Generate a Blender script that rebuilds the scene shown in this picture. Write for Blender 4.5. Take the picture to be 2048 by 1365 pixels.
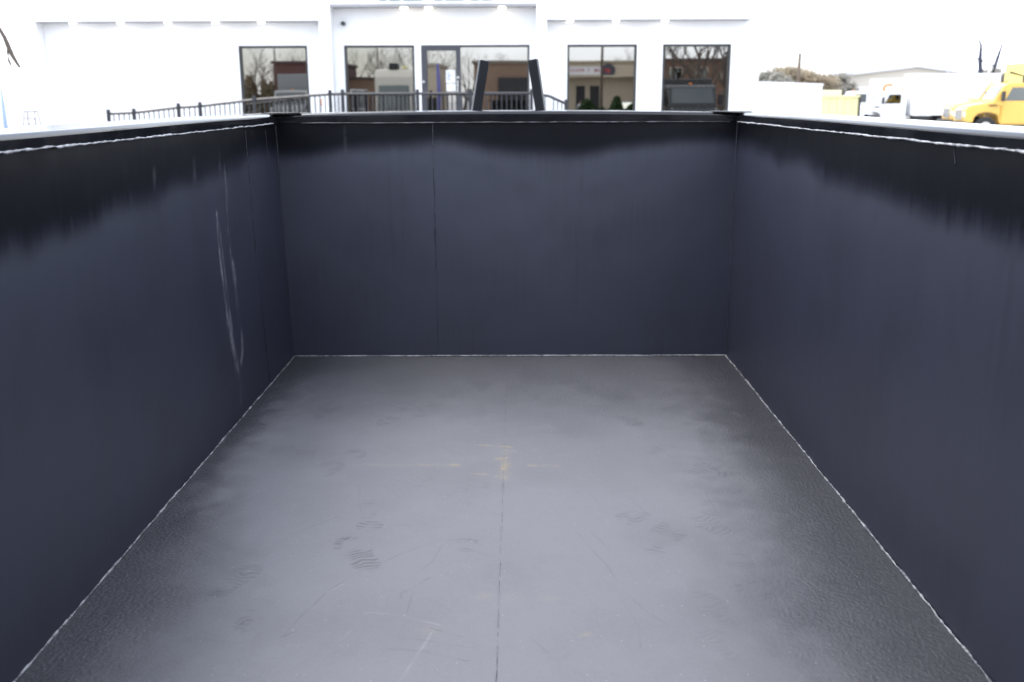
import bpy, bmesh, math, random
import numpy as np
from mathutils import Vector, Matrix

random.seed(7)
rng = np.random.default_rng(11)
S = bpy.context.scene
for o in list(bpy.data.objects):
    bpy.data.objects.remove(o)
COL = S.collection
R = math.radians

# ------------------------------------------------------------------ camera
DECK = 0.75                    # trailer deck above the lot
HC = DECK + 1.275              # eye height
CX = 0.038                     # viewer stands a little right of the bed's centre line
F = 1991.0                     # focal length in px of a 2048 px wide frame (35 mm)
PITCH, YAW, ROLL = R(13.69), R(0.32), R(-0.20)
cam_d = bpy.data.cameras.new('camera')
cam = bpy.data.objects.new('camera', cam_d)
COL.objects.link(cam)
cam_d.sensor_width = 36.0
cam_d.lens = 35.0
cam_d.clip_start = 0.05
cam_d.clip_end = 3000
cam_d.dof.use_dof = True
cam_d.dof.focus_distance = 3.4
cam_d.dof.aperture_fstop = 3.6
CM = Matrix.Rotation(YAW, 4, 'Z') @ Matrix.Rotation(math.pi/2 - PITCH, 4, 'X') @ Matrix.Rotation(ROLL, 4, 'Z')
cam.matrix_world = Matrix.Translation((CX, 0, HC)) @ CM
S.camera = cam
CM3 = CM.to_3x3()

# ------------------------------------------------------------------ sky, sun, exposure
SUN_EL, SUN_AZ = R(66), R(258)          # azimuth clockwise from +Y: high on the left
w = bpy.data.worlds.new('World')
S.world = w
w.use_nodes = True
nt = w.node_tree
nt.nodes.clear()
out = nt.nodes.new('ShaderNodeOutputWorld')
bg = nt.nodes.new('ShaderNodeBackground')
sky = nt.nodes.new('ShaderNodeTexSky')
sky.sky_type = 'NISHITA'
sky.sun_disc = False
sky.sun_elevation = SUN_EL
sky.sun_rotation = SUN_AZ
sky.dust_density = 2.0
tc = nt.nodes.new('ShaderNodeTexCoord')
mp = nt.nodes.new('ShaderNodeMapping')
mp.inputs['Scale'].default_value = (1.0, 1.0, 2.6)
nz = nt.nodes.new('ShaderNodeTexNoise')
nz.inputs['Scale'].default_value = 2.6
nz.inputs['Detail'].default_value = 7
nz.inputs['Roughness'].default_value = 0.55
rp = nt.nodes.new('ShaderNodeValToRGB')
rp.color_ramp.elements[0].position = 0.36
rp.color_ramp.elements[0].color = (0.2, 0.2, 0.2, 1)
rp.color_ramp.elements[1].position = 0.62
rp.color_ramp.elements[1].color = (1, 1, 1, 1)
mx = nt.nodes.new('ShaderNodeMix')
mx.data_type = 'RGBA'
mx.inputs['B'].default_value = (7.6, 7.9, 8.6, 1)
L = nt.links.new
L(tc.outputs['Generated'], mp.inputs['Vector'])
L(mp.outputs['Vector'], nz.inputs['Vector'])
L(nz.outputs['Fac'], rp.inputs['Fac'])
L(rp.outputs['Color'], mx.inputs['Factor'])
L(sky.outputs['Color'], mx.inputs['A'])
L(mx.outputs['Result'], bg.inputs['Color'])
bg.inputs['Strength'].default_value = 0.13
L(bg.outputs['Background'], out.inputs['Surface'])

sd = bpy.data.lights.new('sun', 'SUN')
sd.energy = 0.8
sd.angle = R(25)
sd.color = (1.0, 0.96, 0.9)
sun = bpy.data.objects.new('sun', sd)
COL.objects.link(sun)
sdir = Vector((math.sin(SUN_AZ)*math.cos(SUN_EL), math.cos(SUN_AZ)*math.cos(SUN_EL), math.sin(SUN_EL)))
sun.rotation_euler = sdir.to_track_quat('Z', 'Y').to_euler()
sun.location = (0, -10, 30)

S.view_settings.view_transform = 'Standard'
S.view_settings.look = 'None'
S.view_settings.gamma = 1
S.view_settings.use_curve_mapping = False
S.view_settings.exposure = 1.75
S.cycles.max_bounces = 6
S.cycles.diffuse_bounces = 3
S.cycles.glossy_bounces = 4
S.cycles.transmission_bounces = 2
S.cycles.use_adaptive_sampling = True
S.cycles.adaptive_threshold = 0.02
S.cycles.caustics_reflective = False
S.cycles.caustics_refractive = False

# ------------------------------------------------------------------ helpers: rays
def ray(px, py):
    return (CM3 @ Vector(((px-1024)/F, -(py-682.5)/F, -1.0)))
def at(px, py, Y):                       # point seen at a photo pixel at distance Y
    d = ray(px, py)
    return Vector((CX, 0, HC)) + d*(Y/d.y)
def on_z(px, py, z):
    d = ray(px, py)
    return Vector((CX, 0, HC)) + d*((z-HC)/d.z)
YG = 26.1                                # plane of the office glazing
def mir(px, py, Y):                      # point behind the viewer whose mirror image shows at a pixel
    d = ray(px, py)
    p = Vector((CX, 0, HC)) + d*((2*YG-Y)/d.y)
    return Vector((p.x, Y, p.z))

# ------------------------------------------------------------------ helpers: materials
MATS = {}
def nodes_of(name):
    m = bpy.data.materials.new(name)
    m.use_nodes = True
    t = m.node_tree
    b = t.nodes['Principled BSDF']
    return m, t, b
def N(t, kind, **kw):
    n = t.nodes.new(kind)
    for k, v in kw.items():
        if k in n.inputs:
            n.inputs[k].default_value = v
        else:
            setattr(n, k, v)
    return n
def mixrgb(t, fac, a, b):
    n = t.nodes.new('ShaderNodeMix')
    n.data_type = 'RGBA'
    for s, v in (('Factor', fac), ('A', a), ('B', b)):
        if isinstance(v, bpy.types.NodeSocket):
            t.links.new(v, n.inputs[s])
        else:
            n.inputs[s].default_value = v if s == 'Factor' else (*v, 1) if len(v) == 3 else v
    return n.outputs['Result']
def math_(t, op, a, b=0.0, clamp=False):
    n = t.nodes.new('ShaderNodeMath')
    n.operation = op
    n.use_clamp = clamp
    for i, v in enumerate((a, b)):
        if isinstance(v, bpy.types.NodeSocket):
            t.links.new(v, n.inputs[i])
        else:
            n.inputs[i].default_value = v
    return n.outputs[0]
def noise(t, scale, detail=4, rough=0.55, vec=None, stretch=None):
    n = N(t, 'ShaderNodeTexNoise', Scale=scale, Detail=detail, Roughness=rough)
    if vec is None:
        vec = N(t, 'ShaderNodeTexCoord').outputs['Object']
    if stretch:
        m = N(t, 'ShaderNodeMapping')
        m.inputs['Scale'].default_value = stretch
        t.links.new(vec, m.inputs['Vector'])
        vec = m.outputs['Vector']
    t.links.new(vec, n.inputs['Vector'])
    return n.outputs['Fac']
def maprange(t, v, a, b, c=0.0, d=1.0, smooth=True):
    n = N(t, 'ShaderNodeMapRange')
    n.interpolation_type = 'SMOOTHSTEP' if smooth else 'LINEAR'
    for i, x in ((1, a), (2, b), (3, c), (4, d)):
        if isinstance(x, bpy.types.NodeSocket):
            t.links.new(x, n.inputs[i])
        else:
            n.inputs[i].default_value = x
    t.links.new(v, n.inputs[0])
    return n.outputs[0]
def attr(t, name):
    return N(t, 'ShaderNodeAttribute', attribute_name=name).outputs['Fac']
def bump(t, h, strength, dist, prev=None):
    n = N(t, 'ShaderNodeBump')
    n.inputs['Strength'].default_value = strength
    n.inputs['Distance'].default_value = dist
    t.links.new(h, n.inputs['Height'])
    if prev is not None:
        t.links.new(prev, n.inputs['Normal'])
    return n.outputs['Normal']
def plain(name, col, rough=0.6, metal=0.0, var=0.12, scale=6.0, bmp=0.0, emit=0.0, spec=0.5):
    if name in MATS:
        return MATS[name]
    m, t, b = nodes_of(name)
    f = noise(t, scale, 5, 0.6)
    lo = tuple(max(0, c*(1-var)) for c in col)
    hi = tuple(min(1, c*(1+var)) for c in col)
    t.links.new(mixrgb(t, f, lo, hi), b.inputs['Base Color'])
    t.links.new(maprange(t, f, 0.2, 0.8, max(0.0, rough-0.08), min(1, rough+0.08)), b.inputs['Roughness'])
    b.inputs['Metallic'].default_value = metal
    b.inputs['Specular IOR Level'].default_value = spec
    if bmp:
        t.links.new(bump(t, noise(t, scale*8, 6, 0.6), bmp, 0.01), b.inputs['Normal'])
    if emit:
        b.inputs['Emission Color'].default_value = (*col, 1)
        b.inputs['Emission Strength'].default_value = emit
    MATS[name] = m
    return m

# ------------------------------------------------------------------ helpers: objects
def link(o, parent=None):
    COL.objects.link(o)
    if parent is not None:
        o.parent = parent
    return o
def thing(name, label, cat, loc=(0, 0, 0), rz=0.0, group=None):
    o = bpy.data.objects.new(name, None)
    o.empty_display_size = 0.2
    o.location = loc
    o.rotation_euler = (0, 0, rz)
    o['label'] = label
    o['category'] = cat
    if group:
        o['group'] = group
    return link(o)
def mesh_obj(name, verts, faces, mat, parent=None, smooth=False, loc=None):
    me = bpy.data.meshes.new(name)
    me.from_pydata([tuple(v) for v in verts], [], [tuple(f) for f in faces])
    me.validate()
    if smooth:
        me.polygons.foreach_set('use_smooth', [True]*len(me.polygons))
    o = bpy.data.objects.new(name, me)
    if mat:
        me.materials.append(mat)
    if loc is not None:
        o.location = loc
    return link(o, parent)
def share(name, src, parent, loc, rot=(0, 0, 0), scale=(1, 1, 1)):
    o = bpy.data.objects.new(name, src.data)
    o.location = loc
    o.rotation_euler = rot
    o.scale = scale
    return link(o, parent)
class MB:
    """collects shapes of ONE part"""
    def __init__(self):
        self.v, self.f = [], []
    def add(self, vs, fs):
        n = len(self.v)
        self.v += [tuple(v) for v in vs]
        self.f += [tuple(i+n for i in f) for f in fs]
        return self
    def box(self, x0, x1, y0, y1, z0, z1, bev=0.0):
        bm = bmesh.new()
        bmesh.ops.create_cube(bm, size=1)
        for v in bm.verts:
            v.co = Vector(((x0+x1)/2+v.co.x*(x1-x0), (y0+y1)/2+v.co.y*(y1-y0), (z0+z1)/2+v.co.z*(z1-z0)))
        if bev:
            bmesh.ops.bevel(bm, geom=bm.edges[:], offset=bev, segments=2, affect='EDGES', profile=0.6)
        return self.bm(bm)
    def bm(self, bm):
        bm.verts.index_update()
        self.add([v.co[:] for v in bm.verts], [[v.index for v in f.verts] for f in bm.faces])
        bm.free()
        return self
    def prism(self, prof, y0, y1, bev=0.0):          # side profile (x,z) extruded along y
        bm = bmesh.new()
        a = [bm.verts.new((x, y0, z)) for x, z in prof]
        b = [bm.verts.new((x, y1, z)) for x, z in prof]
        n = len(prof)
        bm.faces.new(a)
        bm.faces.new(b[::-1])
        for i in range(n):
            bm.faces.new((a[i], b[i], b[(i+1) % n], a[(i+1) % n]))
        bmesh.ops.recalc_face_normals(bm, faces=bm.faces[:])
        if bev:
            bmesh.ops.bevel(bm, geom=bm.edges[:], offset=bev, segments=2, affect='EDGES', profile=0.6)
        return self.bm(bm)
    def tube(self, pts, rad, sides=6, cap=True):
        pts = [Vector(p) for p in pts]
        n = len(pts)
        if not hasattr(rad, '__len__'):
            rad = [rad]*n
        base = len(self.v)
        up = Vector((0, 0, 1))
        for i, p in enumerate(pts):
            d = (pts[min(i+1, n-1)]-pts[max(i-1, 0)])
            d = d.normalized() if d.length > 1e-9 else Vector((0, 0, 1))
            u = d.cross(up)
            if u.length < 0.05:
                u = d.cross(Vector((1, 0, 0)))
            u.normalize()
            v = d.cross(u)
            for k in range(sides):
                a = 2*math.pi*k/sides
                self.v.append(tuple(p+(u*math.cos(a)+v*math.sin(a))*rad[i]))
        for i in range(n-1):
            for k in range(sides):
                k2 = (k+1) % sides
                self.f.append((base+i*sides+k, base+i*sides+k2, base+(i+1)*sides+k2, base+(i+1)*sides+k))
        if cap:
            self.f.append(tuple(base+k for k in range(sides))[::-1])
            self.f.append(tuple(base+(n-1)*sides+k for k in range(sides)))
        return self
    def cyl(self, c, axis, r, h, sides=20):
        a = Vector(axis).normalized()
        c = Vector(c)
        return self.tube([c-a*h/2, c+a*h/2], r, sides)
    def build(self, name, mat, parent=None, smooth=False, loc=None):
        return mesh_obj(name, self.v, self.f, mat, parent, smooth, loc)
def box(name, mat, parent, *a, bev=0.0):
    return MB().box(*a, bev=bev).build(name, mat, parent)

# ------------------------------------------------------------------ materials of the setting
M_white = plain('white_stucco', (0.78, 0.79, 0.80), 0.8, var=0.04, scale=3, bmp=0.15)
M_soffit = plain('soffit_white', (0.62, 0.63, 0.65), 0.7, var=0.05)
M_sofd = plain('shaded_soffit_board', (0.30, 0.30, 0.31), 0.8, var=0.05)  # grey base colour puts the eave shade into the soffit boards
M_concrete = plain('concrete', (0.42, 0.41, 0.40), 0.9, var=0.15, scale=1.5, bmp=0.2)
M_darkmetal = plain('dark_metal', (0.010, 0.011, 0.016), 0.4, var=0.2)
M_frame = plain('window_frame_dark', (0.022, 0.024, 0.024), 0.45, var=0.2)
M_doorgrey = plain('door_grey', (0.035, 0.038, 0.048), 0.5, var=0.1)
M_steel = plain('bright_steel', (0.6, 0.6, 0.6), 0.3, 1.0)
M_rubber = plain('rubber', (0.02, 0.02, 0.02), 0.8)
def glass_mat(name, refl, tint=(1, 1, 1), rough=0.01):
    if name in MATS:
        return MATS[name]
    m, t, b = nodes_of(name)
    b.inputs['Base Color'].default_value = (*[refl*c for c in tint], 1)
    b.inputs['Metallic'].default_value = 1.0
    b.inputs['Roughness'].default_value = rough
    t.links.new(bump(t, noise(t, 0.7, 2, 0.4), 0.05, 0.01), b.inputs['Normal'])
    MATS[name] = m
    return m
M_glass = glass_mat('reflective_tinted_glass', 0.30, (1.0, 0.985, 0.95))
M_vglass = glass_mat('vehicle_glass', 0.15, (0.92, 1.0, 0.98), 0.03)

# ------------------------------------------------------------------ ground
def sm(x, a, b):
    t = min(1, max(0, (x-a)/(b-a)))
    return t*t*(3-2*t)
def gz(x, y):
    return sm(y, 8, 21)*(0.33 + 0.37*(1-sm(x, 8, 16)))
xs = [-900, -400, -150, -80, -40, -20] + [-10+2*i for i in range(16)] + [30, 45, 80, 150, 400, 900]
ys = [-600, -250, -120, -60, -30, -12, -4, 0, 4] + [8+1.3*i for i in range(11)] + [24, 30, 40, 60, 90, 150, 300, 700, 1500]
V = [(x, y, gz(x, y)) for y in ys for x in xs]
nx = len(xs)
FA = [(j*nx+i, j*nx+i+1, (j+1)*nx+i+1, (j+1)*nx+i) for j in range(len(ys)-1) for i in range(nx-1)]
g = mesh_obj('ground', V, FA, M_concrete, smooth=True)
g['kind'] = 'structure'

# ================================================================== THE DUMP TRAILER
W2, YF, YR = 1.10, 4.91, 0.06            # half width, front wall, rear end
WALL_H = 1.206
ZT = DECK + WALL_H                       # top of the rails
RAIL = 0.042                             # height of the lip above the weld line
trailer = thing('dump_trailer', 'black steel dump trailer bed with dusty floor, seen from inside', 'trailer', (0, 0, 0))

def grid_obj(name, us, vs, fn, mat, parent, attrs):
    us, vs = np.asarray(us), np.asarray(vs)
    U, Vv = np.meshgrid(us, vs)
    P = fn(U.ravel(), Vv.ravel())
    nu, nv = len(us), len(vs)
    i, j = np.meshgrid(np.arange(nu-1), np.arange(nv-1))
    a = (j*nu+i).ravel()
    quads = np.stack([a, a+1, a+nu+1, a+nu], 1)
    me = bpy.data.meshes.new(name)
    me.vertices.add(len(P))
    me.vertices.foreach_set('co', P.astype(np.float32).ravel())
    nq = len(quads)
    me.loops.add(nq*4)
    me.loops.foreach_set('vertex_index', quads.astype(np.int32).ravel())
    me.polygons.add(nq)
    me.polygons.foreach_set('loop_start', np.arange(0, nq*4, 4, dtype=np.int32))
    me.polygons.foreach_set('use_smooth', np.ones(nq, dtype=bool))
    me.update(calc_edges=True)
    for k, val in attrs(U.ravel(), Vv.ravel()).items():
        at_ = me.attributes.new(k, 'FLOAT', 'POINT')
        at_.data.foreach_set('value', val.astype(np.float32))
    me.materials.append(mat)
    o = bpy.data.objects.new(name, me)
    return link(o, parent)

def vnoise(x, y, seed=0):                # smooth value noise, numpy
    r = np.random.default_rng(seed)
    T = r.random((64, 64))
    xi, yi = np.floor(x).astype(int), np.floor(y).astype(int)
    fx, fy = x-xi, y-yi
    fx, fy = fx*fx*(3-2*fx), fy*fy*(3-2*fy)
    g_ = lambda a, b: T[a % 64, b % 64]
    return (g_(xi, yi)*(1-fx)+g_(xi+1, yi)*fx)*(1-fy)+(g_(xi, yi+1)*(1-fx)+g_(xi+1, yi+1)*fx)*fy
def fbm(x, y, seed=0, o=4):
    s, a, tot = 0, 1.0, 0
    for k in range(o):
        s = s+a*vnoise(x*2**k, y*2**k, seed+k)
        tot += a
        a *= 0.5
    return s/tot
def sstep(x, a, b):
    t = np.clip((x-a)/(b-a), 0, 1)
    return t*t*(3-2*t)

def z7(x, y):                            # coordinates read off an enlarged view -> photo px
    return 560+0.5312*x, 640+0.5312*y
def floor_pt(px, py):
    p = on_z(px, py, DECK)
    return p.x, p.y

SCRATCH = [  # dark scrapes: polylines (enlarged view), strength
    ([(720, 825), (600, 830), (450, 882), (300, 950), (170, 1030), (90, 1105), (20, 1180)], .75),
    ([(300, 590), (430, 600), (600, 645), (700, 690), (800, 725)], .45),
    ([(500, 460), (600, 475), (720, 520)], .5), ([(530, 612), (570, 598), (605, 590)], .6),
    ([(1040, 720), (1150, 840), (1230, 920), (1275, 990)], .6), ([(1170, 800), (1240, 870)], .5),
    ([(1320, 1040), (1390, 1100), (1465, 1145)], .7), ([(1200, 960), (1300, 1070), (1350, 1160), (1355, 1230)], .6),
    ([(535, 1060), (550, 1055), (590, 1065), (650, 1100)], 1.0), ([(690, 827), (745, 832), (735, 842)], 1.2),
    ([(690, 860), (770, 885)], .7), ([(370, 775), (500, 772), (650, 782)], .4),
    ([(440, 1195), (540, 1208), (640, 1222), (745, 1232)], .8), ([(520, 1250), (600, 1265), (705, 1285)], .9),
    ([(400, 1238), (470, 1242), (560, 1250)], .6), ([(610, 850), (575, 905), (520, 950)], .5),
    ([(560, 970), (500, 1010), (455, 1030), (452, 1050)], .8), ([(412, 1035), (398, 1082)], .8),
    ([(500, 1020), (475, 1105)], .6), ([(930, 1190), (1040, 1280), (1140, 1345)], .5),
    ([(1300, 660), (1350, 700), (1390, 740)], .5), ([(1600, 640), (1620, 690), (1660, 745)], .5),
    ([(1160, 650), (1240, 735)], .4), ([(0, 835), (100, 785), (220, 740)], .5), ([(10, 1195), (75, 1168)], .9),
    ([(700, 685), (760, 700), (830, 740)], .5), ([(1090, 700), (1200, 755)], .4), ([(705, 622), (780, 632)], .8),
    ([(560, 975), (630, 990)], .6), ([(570, 1160), (615, 1170)], 1.0), ([(640, 1180), (685, 1195)], .7),
    ([(300, 620), (303, 720)], .4), ([(1700, 960), (1712, 1000)], .5), ([(225, 1060), (215, 1100)], .5),
    ([(340, 1310), (360, 1290), (410, 1285)], .6), ([(960, 650), (1010, 672)], .5), ([(1540, 1290), (1700, 1340)], .3),
]
LIGHT = [([(320, 1105), (400, 1106), (470, 1116), (600, 1150)], .8), ([(582, 1160), (520, 1260), (460, 1355)], .9),
         ([(270, 1170), (200, 1230), (150, 1290)], .5), ([(170, 1030), (200, 1015), (240, 995)], .7),
         ([(925, 405), (1010, 398)], .6), ([(1010, 398), (1035, 408)], 1.0), ([(945, 494), (965, 486)], 1.0),
         ([(725, 458), (735, 455)], 1.0), ([(875, 488), (890, 500)], .9), ([(1040, 507), (1085, 508)], .7),
         ([(1640, 190), (1655, 198)], .5), ([(480, 1330), (500, 1300)], .5)]
YELLOW = [([(735, 470), (800, 474), (872, 480)], 1.2, .006), ([(300, 546), (450, 546), (560, 547)], .5, .008),
          ([(540, 545), (600, 543), (660, 546)], .9, .012), ([(940, 547), (1045, 549)], .9, .008),
          ([(845, 520), (847, 560), (843, 595)], .9, .014), ([(847, 545), (846, 562)], 1.6, .010),
          ([(720, 578), (785, 580)], .7, .007), ([(815, 524), (850, 520)], .8, .01), ([(820, 590), (870, 586)], .5, .012),
          ([(845, 596), (850, 470)], .25, .02), ([(1145, 1185), (1170, 1180)], .8, .008), ([(755, 1040), (770, 1040)], .25, .02),
          ([(880, 1045), (890, 1045)], .4, .02), ([(1000, 1043), (1012, 1043)], .25, .02), ([(560, 1168), (575, 1168)], .5, .02)]
# boot marks: photo px, y, length m, width m, heading deg, strength
FOOT = [(715, 1107, .26, .12, 62, 1.25), (738, 1054, .09, .11, 85, 1.1), (737, 1018, .16, .09, 85, .5),
        (470, 1162, .22, .10, 70, .8), (490, 1242, .12, .11, 60, .9), (775, 842, .13, .11, 70, 1.0),
        (825, 820, .24, .10, 60, .9), (655, 820, .25, .11, 80, .8), (712, 908, .12, .10, 70, .8), (658, 938, .16, .12, 80, .75),
        (612, 905, .14, .10, 80, .5), (950, 972, .10, .14, 85, .6), (1270, 1038, .12, .15, 80, .9), (1330, 1075, .24, .13, 65, .8),
        (1425, 1053, .20, .11, 60, .55), (1405, 938, .16, .11, 35, .8), (1464, 950, .13, .08, 20, .7), (1322, 900, .14, .10, 40, .5),
        (1258, 842, .18, .12, 60, .85), (1220, 800, .26, .12, 70, .6), (1155, 772, .26, .13, 65, .7), (1055, 768, .24, .11, 60, .7),
        (1240, 788, .28, .14, 80, .5), (1345, 820, .18, .10, 60, .7), (1530, 1192, .20, .12, 60, .7), (1605, 1240, .22, .12, 55, .8),
        (1425, 1218, .20, .11, 75, .35), (1480, 1130, .16, .10, 75, .6), (1440, 1290, .16, .11, 70, .3), (880, 800, .28, .11, 70, .6),
        (790, 772, .26, .12, 75, .45), (565, 838, .22, .12, 70, .6), (640, 790, .22, .12, 80, .4), (1430, 1018, .2, .12, 70, .45),
        (930, 1090, .10, .08, 80, .5), (330 + 230, 900, .15, .10, 70, .4), (1060, 740, .25, .12, 80, .4), (960, 775, .22, .1, 80, .5)]

def seg_field(X, Y, segs, width, wob=0.004, seed=0):
    res = np.zeros_like(X)
    for k, s in enumerate(segs):
        pts, st = s[0], s[1]
        wd = s[2] if len(s) > 2 else width
        P = [floor_pt(*z7(*p)) for p in pts]
        x0, x1 = min(p[0] for p in P)-.05, max(p[0] for p in P)+.05
        y0, y1 = min(p[1] for p in P)-.05, max(p[1] for p in P)+.05
        m = np.where((X > x0) & (X < x1) & (Y > y0) & (Y < y1))[0]
        if not len(m):
            continue
        x = X[m]+(vnoise(X[m]*14, Y[m]*14, 50+k)-.5)*wob*2
        y = Y[m]+(vnoise(X[m]*14, Y[m]*14, 90+k)-.5)*wob*2
        best = np.full(len(m), 9.0)
        for (ax, ay), (bx, by) in zip(P[:-1], P[1:]):
            dx, dy = bx-ax, by-ay
            t = np.clip(((x-ax)*dx+(y-ay)*dy)/(dx*dx+dy*dy+1e-9), 0, 1)
            best = np.minimum(best, np.hypot(x-ax-t*dx, y-ay-t*dy))
        broken = 0.35+0.9*sstep(vnoise(x*22, y*22, 130+k), .3, .7)
        res[m] = np.maximum(res[m], st*broken*np.exp(-(best/wd)**2))
    return res

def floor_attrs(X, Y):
    # pale coat: covers the middle, unevenly darker towards the side and front walls
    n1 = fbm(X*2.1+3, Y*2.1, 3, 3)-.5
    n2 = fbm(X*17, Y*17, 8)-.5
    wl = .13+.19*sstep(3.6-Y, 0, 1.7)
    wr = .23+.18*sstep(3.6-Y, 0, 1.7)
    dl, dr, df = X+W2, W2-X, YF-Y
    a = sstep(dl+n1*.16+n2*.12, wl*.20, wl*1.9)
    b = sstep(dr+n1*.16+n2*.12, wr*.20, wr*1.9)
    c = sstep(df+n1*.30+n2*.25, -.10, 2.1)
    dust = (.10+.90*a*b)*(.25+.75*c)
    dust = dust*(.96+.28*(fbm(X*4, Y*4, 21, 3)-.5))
    mark = np.zeros_like(X)
    for k, (px, py, ln, wd, hd, st) in enumerate(FOOT):
        cx, cy = floor_pt(px, py)
        m = np.where((abs(X-cx) < .3) & (abs(Y-cy) < .3))[0]
        if not len(m):
            continue
        h = R(90-hd)*(1 if k % 2 else -1)
        u = (X[m]-cx)*math.sin(h)+(Y[m]-cy)*math.cos(h)
        v = (X[m]-cx)*math.cos(h)-(Y[m]-cy)*math.sin(h)
        waist = 1-.3*np.exp(-((u+.03)/.05)**2)
        q = (u/(ln*.5))**2+(v/(wd*.5*waist))**2
        body = sstep(q, 1.15, .7)
        wv = (vnoise(u*30+k*7, v*30, 200+k)-.5)
        tread = .5+.5*np.sin(2*np.pi*(u/.019+  .22*np.sin(v*36+k)+wv*1.6))
        tread = sstep(tread, .45, .8)
        blot = sstep(vnoise(u*26+k, v*26, 300+k), .3, .62)
        mark[m] = np.maximum(mark[m], .85*st*body*blot*(.12+.88*tread))
    mark = np.maximum(mark, seg_field(X, Y, SCRATCH, .0021)*.75)
    # seam smudges
    mark = np.maximum(mark, .22*np.exp(-((X-SEAM)/.005)**2)*sstep(vnoise(X*9, Y*16, 77), .35, .7)*(Y < 4.0))
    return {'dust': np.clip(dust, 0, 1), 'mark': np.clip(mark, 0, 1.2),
            'pale': seg_field(X, Y, LIGHT, .003), 'yellow': seg_field(X, Y, [(s[0], s[1], s[2]) for s in YELLOW], .008, .006)}

# --- materials of the bed
def floor_material():
    m, t, b = nodes_of('dusty_black_floor')
    oc = N(t, 'ShaderNodeTexCoord').outputs['Object']
    fine = noise(t, 210, 2, 0.8, oc)
    mid = noise(t, 26, 4, 0.65, oc)
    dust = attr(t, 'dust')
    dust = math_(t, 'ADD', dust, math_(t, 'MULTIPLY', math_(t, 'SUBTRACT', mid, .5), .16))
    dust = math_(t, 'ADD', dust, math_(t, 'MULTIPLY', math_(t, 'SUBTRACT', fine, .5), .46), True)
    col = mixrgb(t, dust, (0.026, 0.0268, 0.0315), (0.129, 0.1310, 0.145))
    mk = attr(t, 'mark')
    mk = math_(t, 'MULTIPLY', mk, maprange(t, fine, .35, .6, .45, 1.0, False), True)
    col = mixrgb(t, math_(t, 'MULTIPLY', mk, .54), col, (0.018, 0.019, 0.024))
    col = mixrgb(t, math_(t, 'MULTIPLY', attr(t, 'pale'), .18, True), col, (0.30, 0.30, 0.33))
    yl = math_(t, 'MULTIPLY', attr(t, 'yellow'), maprange(t, fine, .40, .60, 0.15, 1.0, False), True)
    col = mixrgb(t, math_(t, 'MULTIPLY', yl, .30), col, (0.42, 0.31, 0.10))
    vo = N(t, 'ShaderNodeTexVoronoi', Scale=41.0, voronoi_dimensions='2D')
    t.links.new(oc, vo.inputs['Vector'])
    sp = maprange(t, vo.outputs['Distance'], .075, .05, 0, 1, False)
    sp = math_(t, 'MULTIPLY', sp, maprange(t, vo.outputs['Color'], .80, .90, 0, 1, False), True)
    col = mixrgb(t, math_(t, 'MULTIPLY', sp, .45), col, (0.42, 0.42, 0.43))
    t.links.new(col, b.inputs['Base Color'])
    t.links.new(maprange(t, dust, 0, .9, .40, .72, False), b.inputs['Roughness'])
    # pebbled paint, shows where the coat is bare and glossy
    pe = noise(t, 105, 1, .5, oc, (1, .75, 1))
    st = N(t, 'ShaderNodeBump')
    st.inputs['Distance'].default_value = .006
    t.links.new(maprange(t, dust, 0, .7, .55, .10, False), st.inputs['Strength'])
    t.links.new(pe, st.inputs['Height'])
    t.links.new(st.outputs['Normal'], b.inputs['Normal'])
    return m
M_floor = floor_material()

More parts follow.
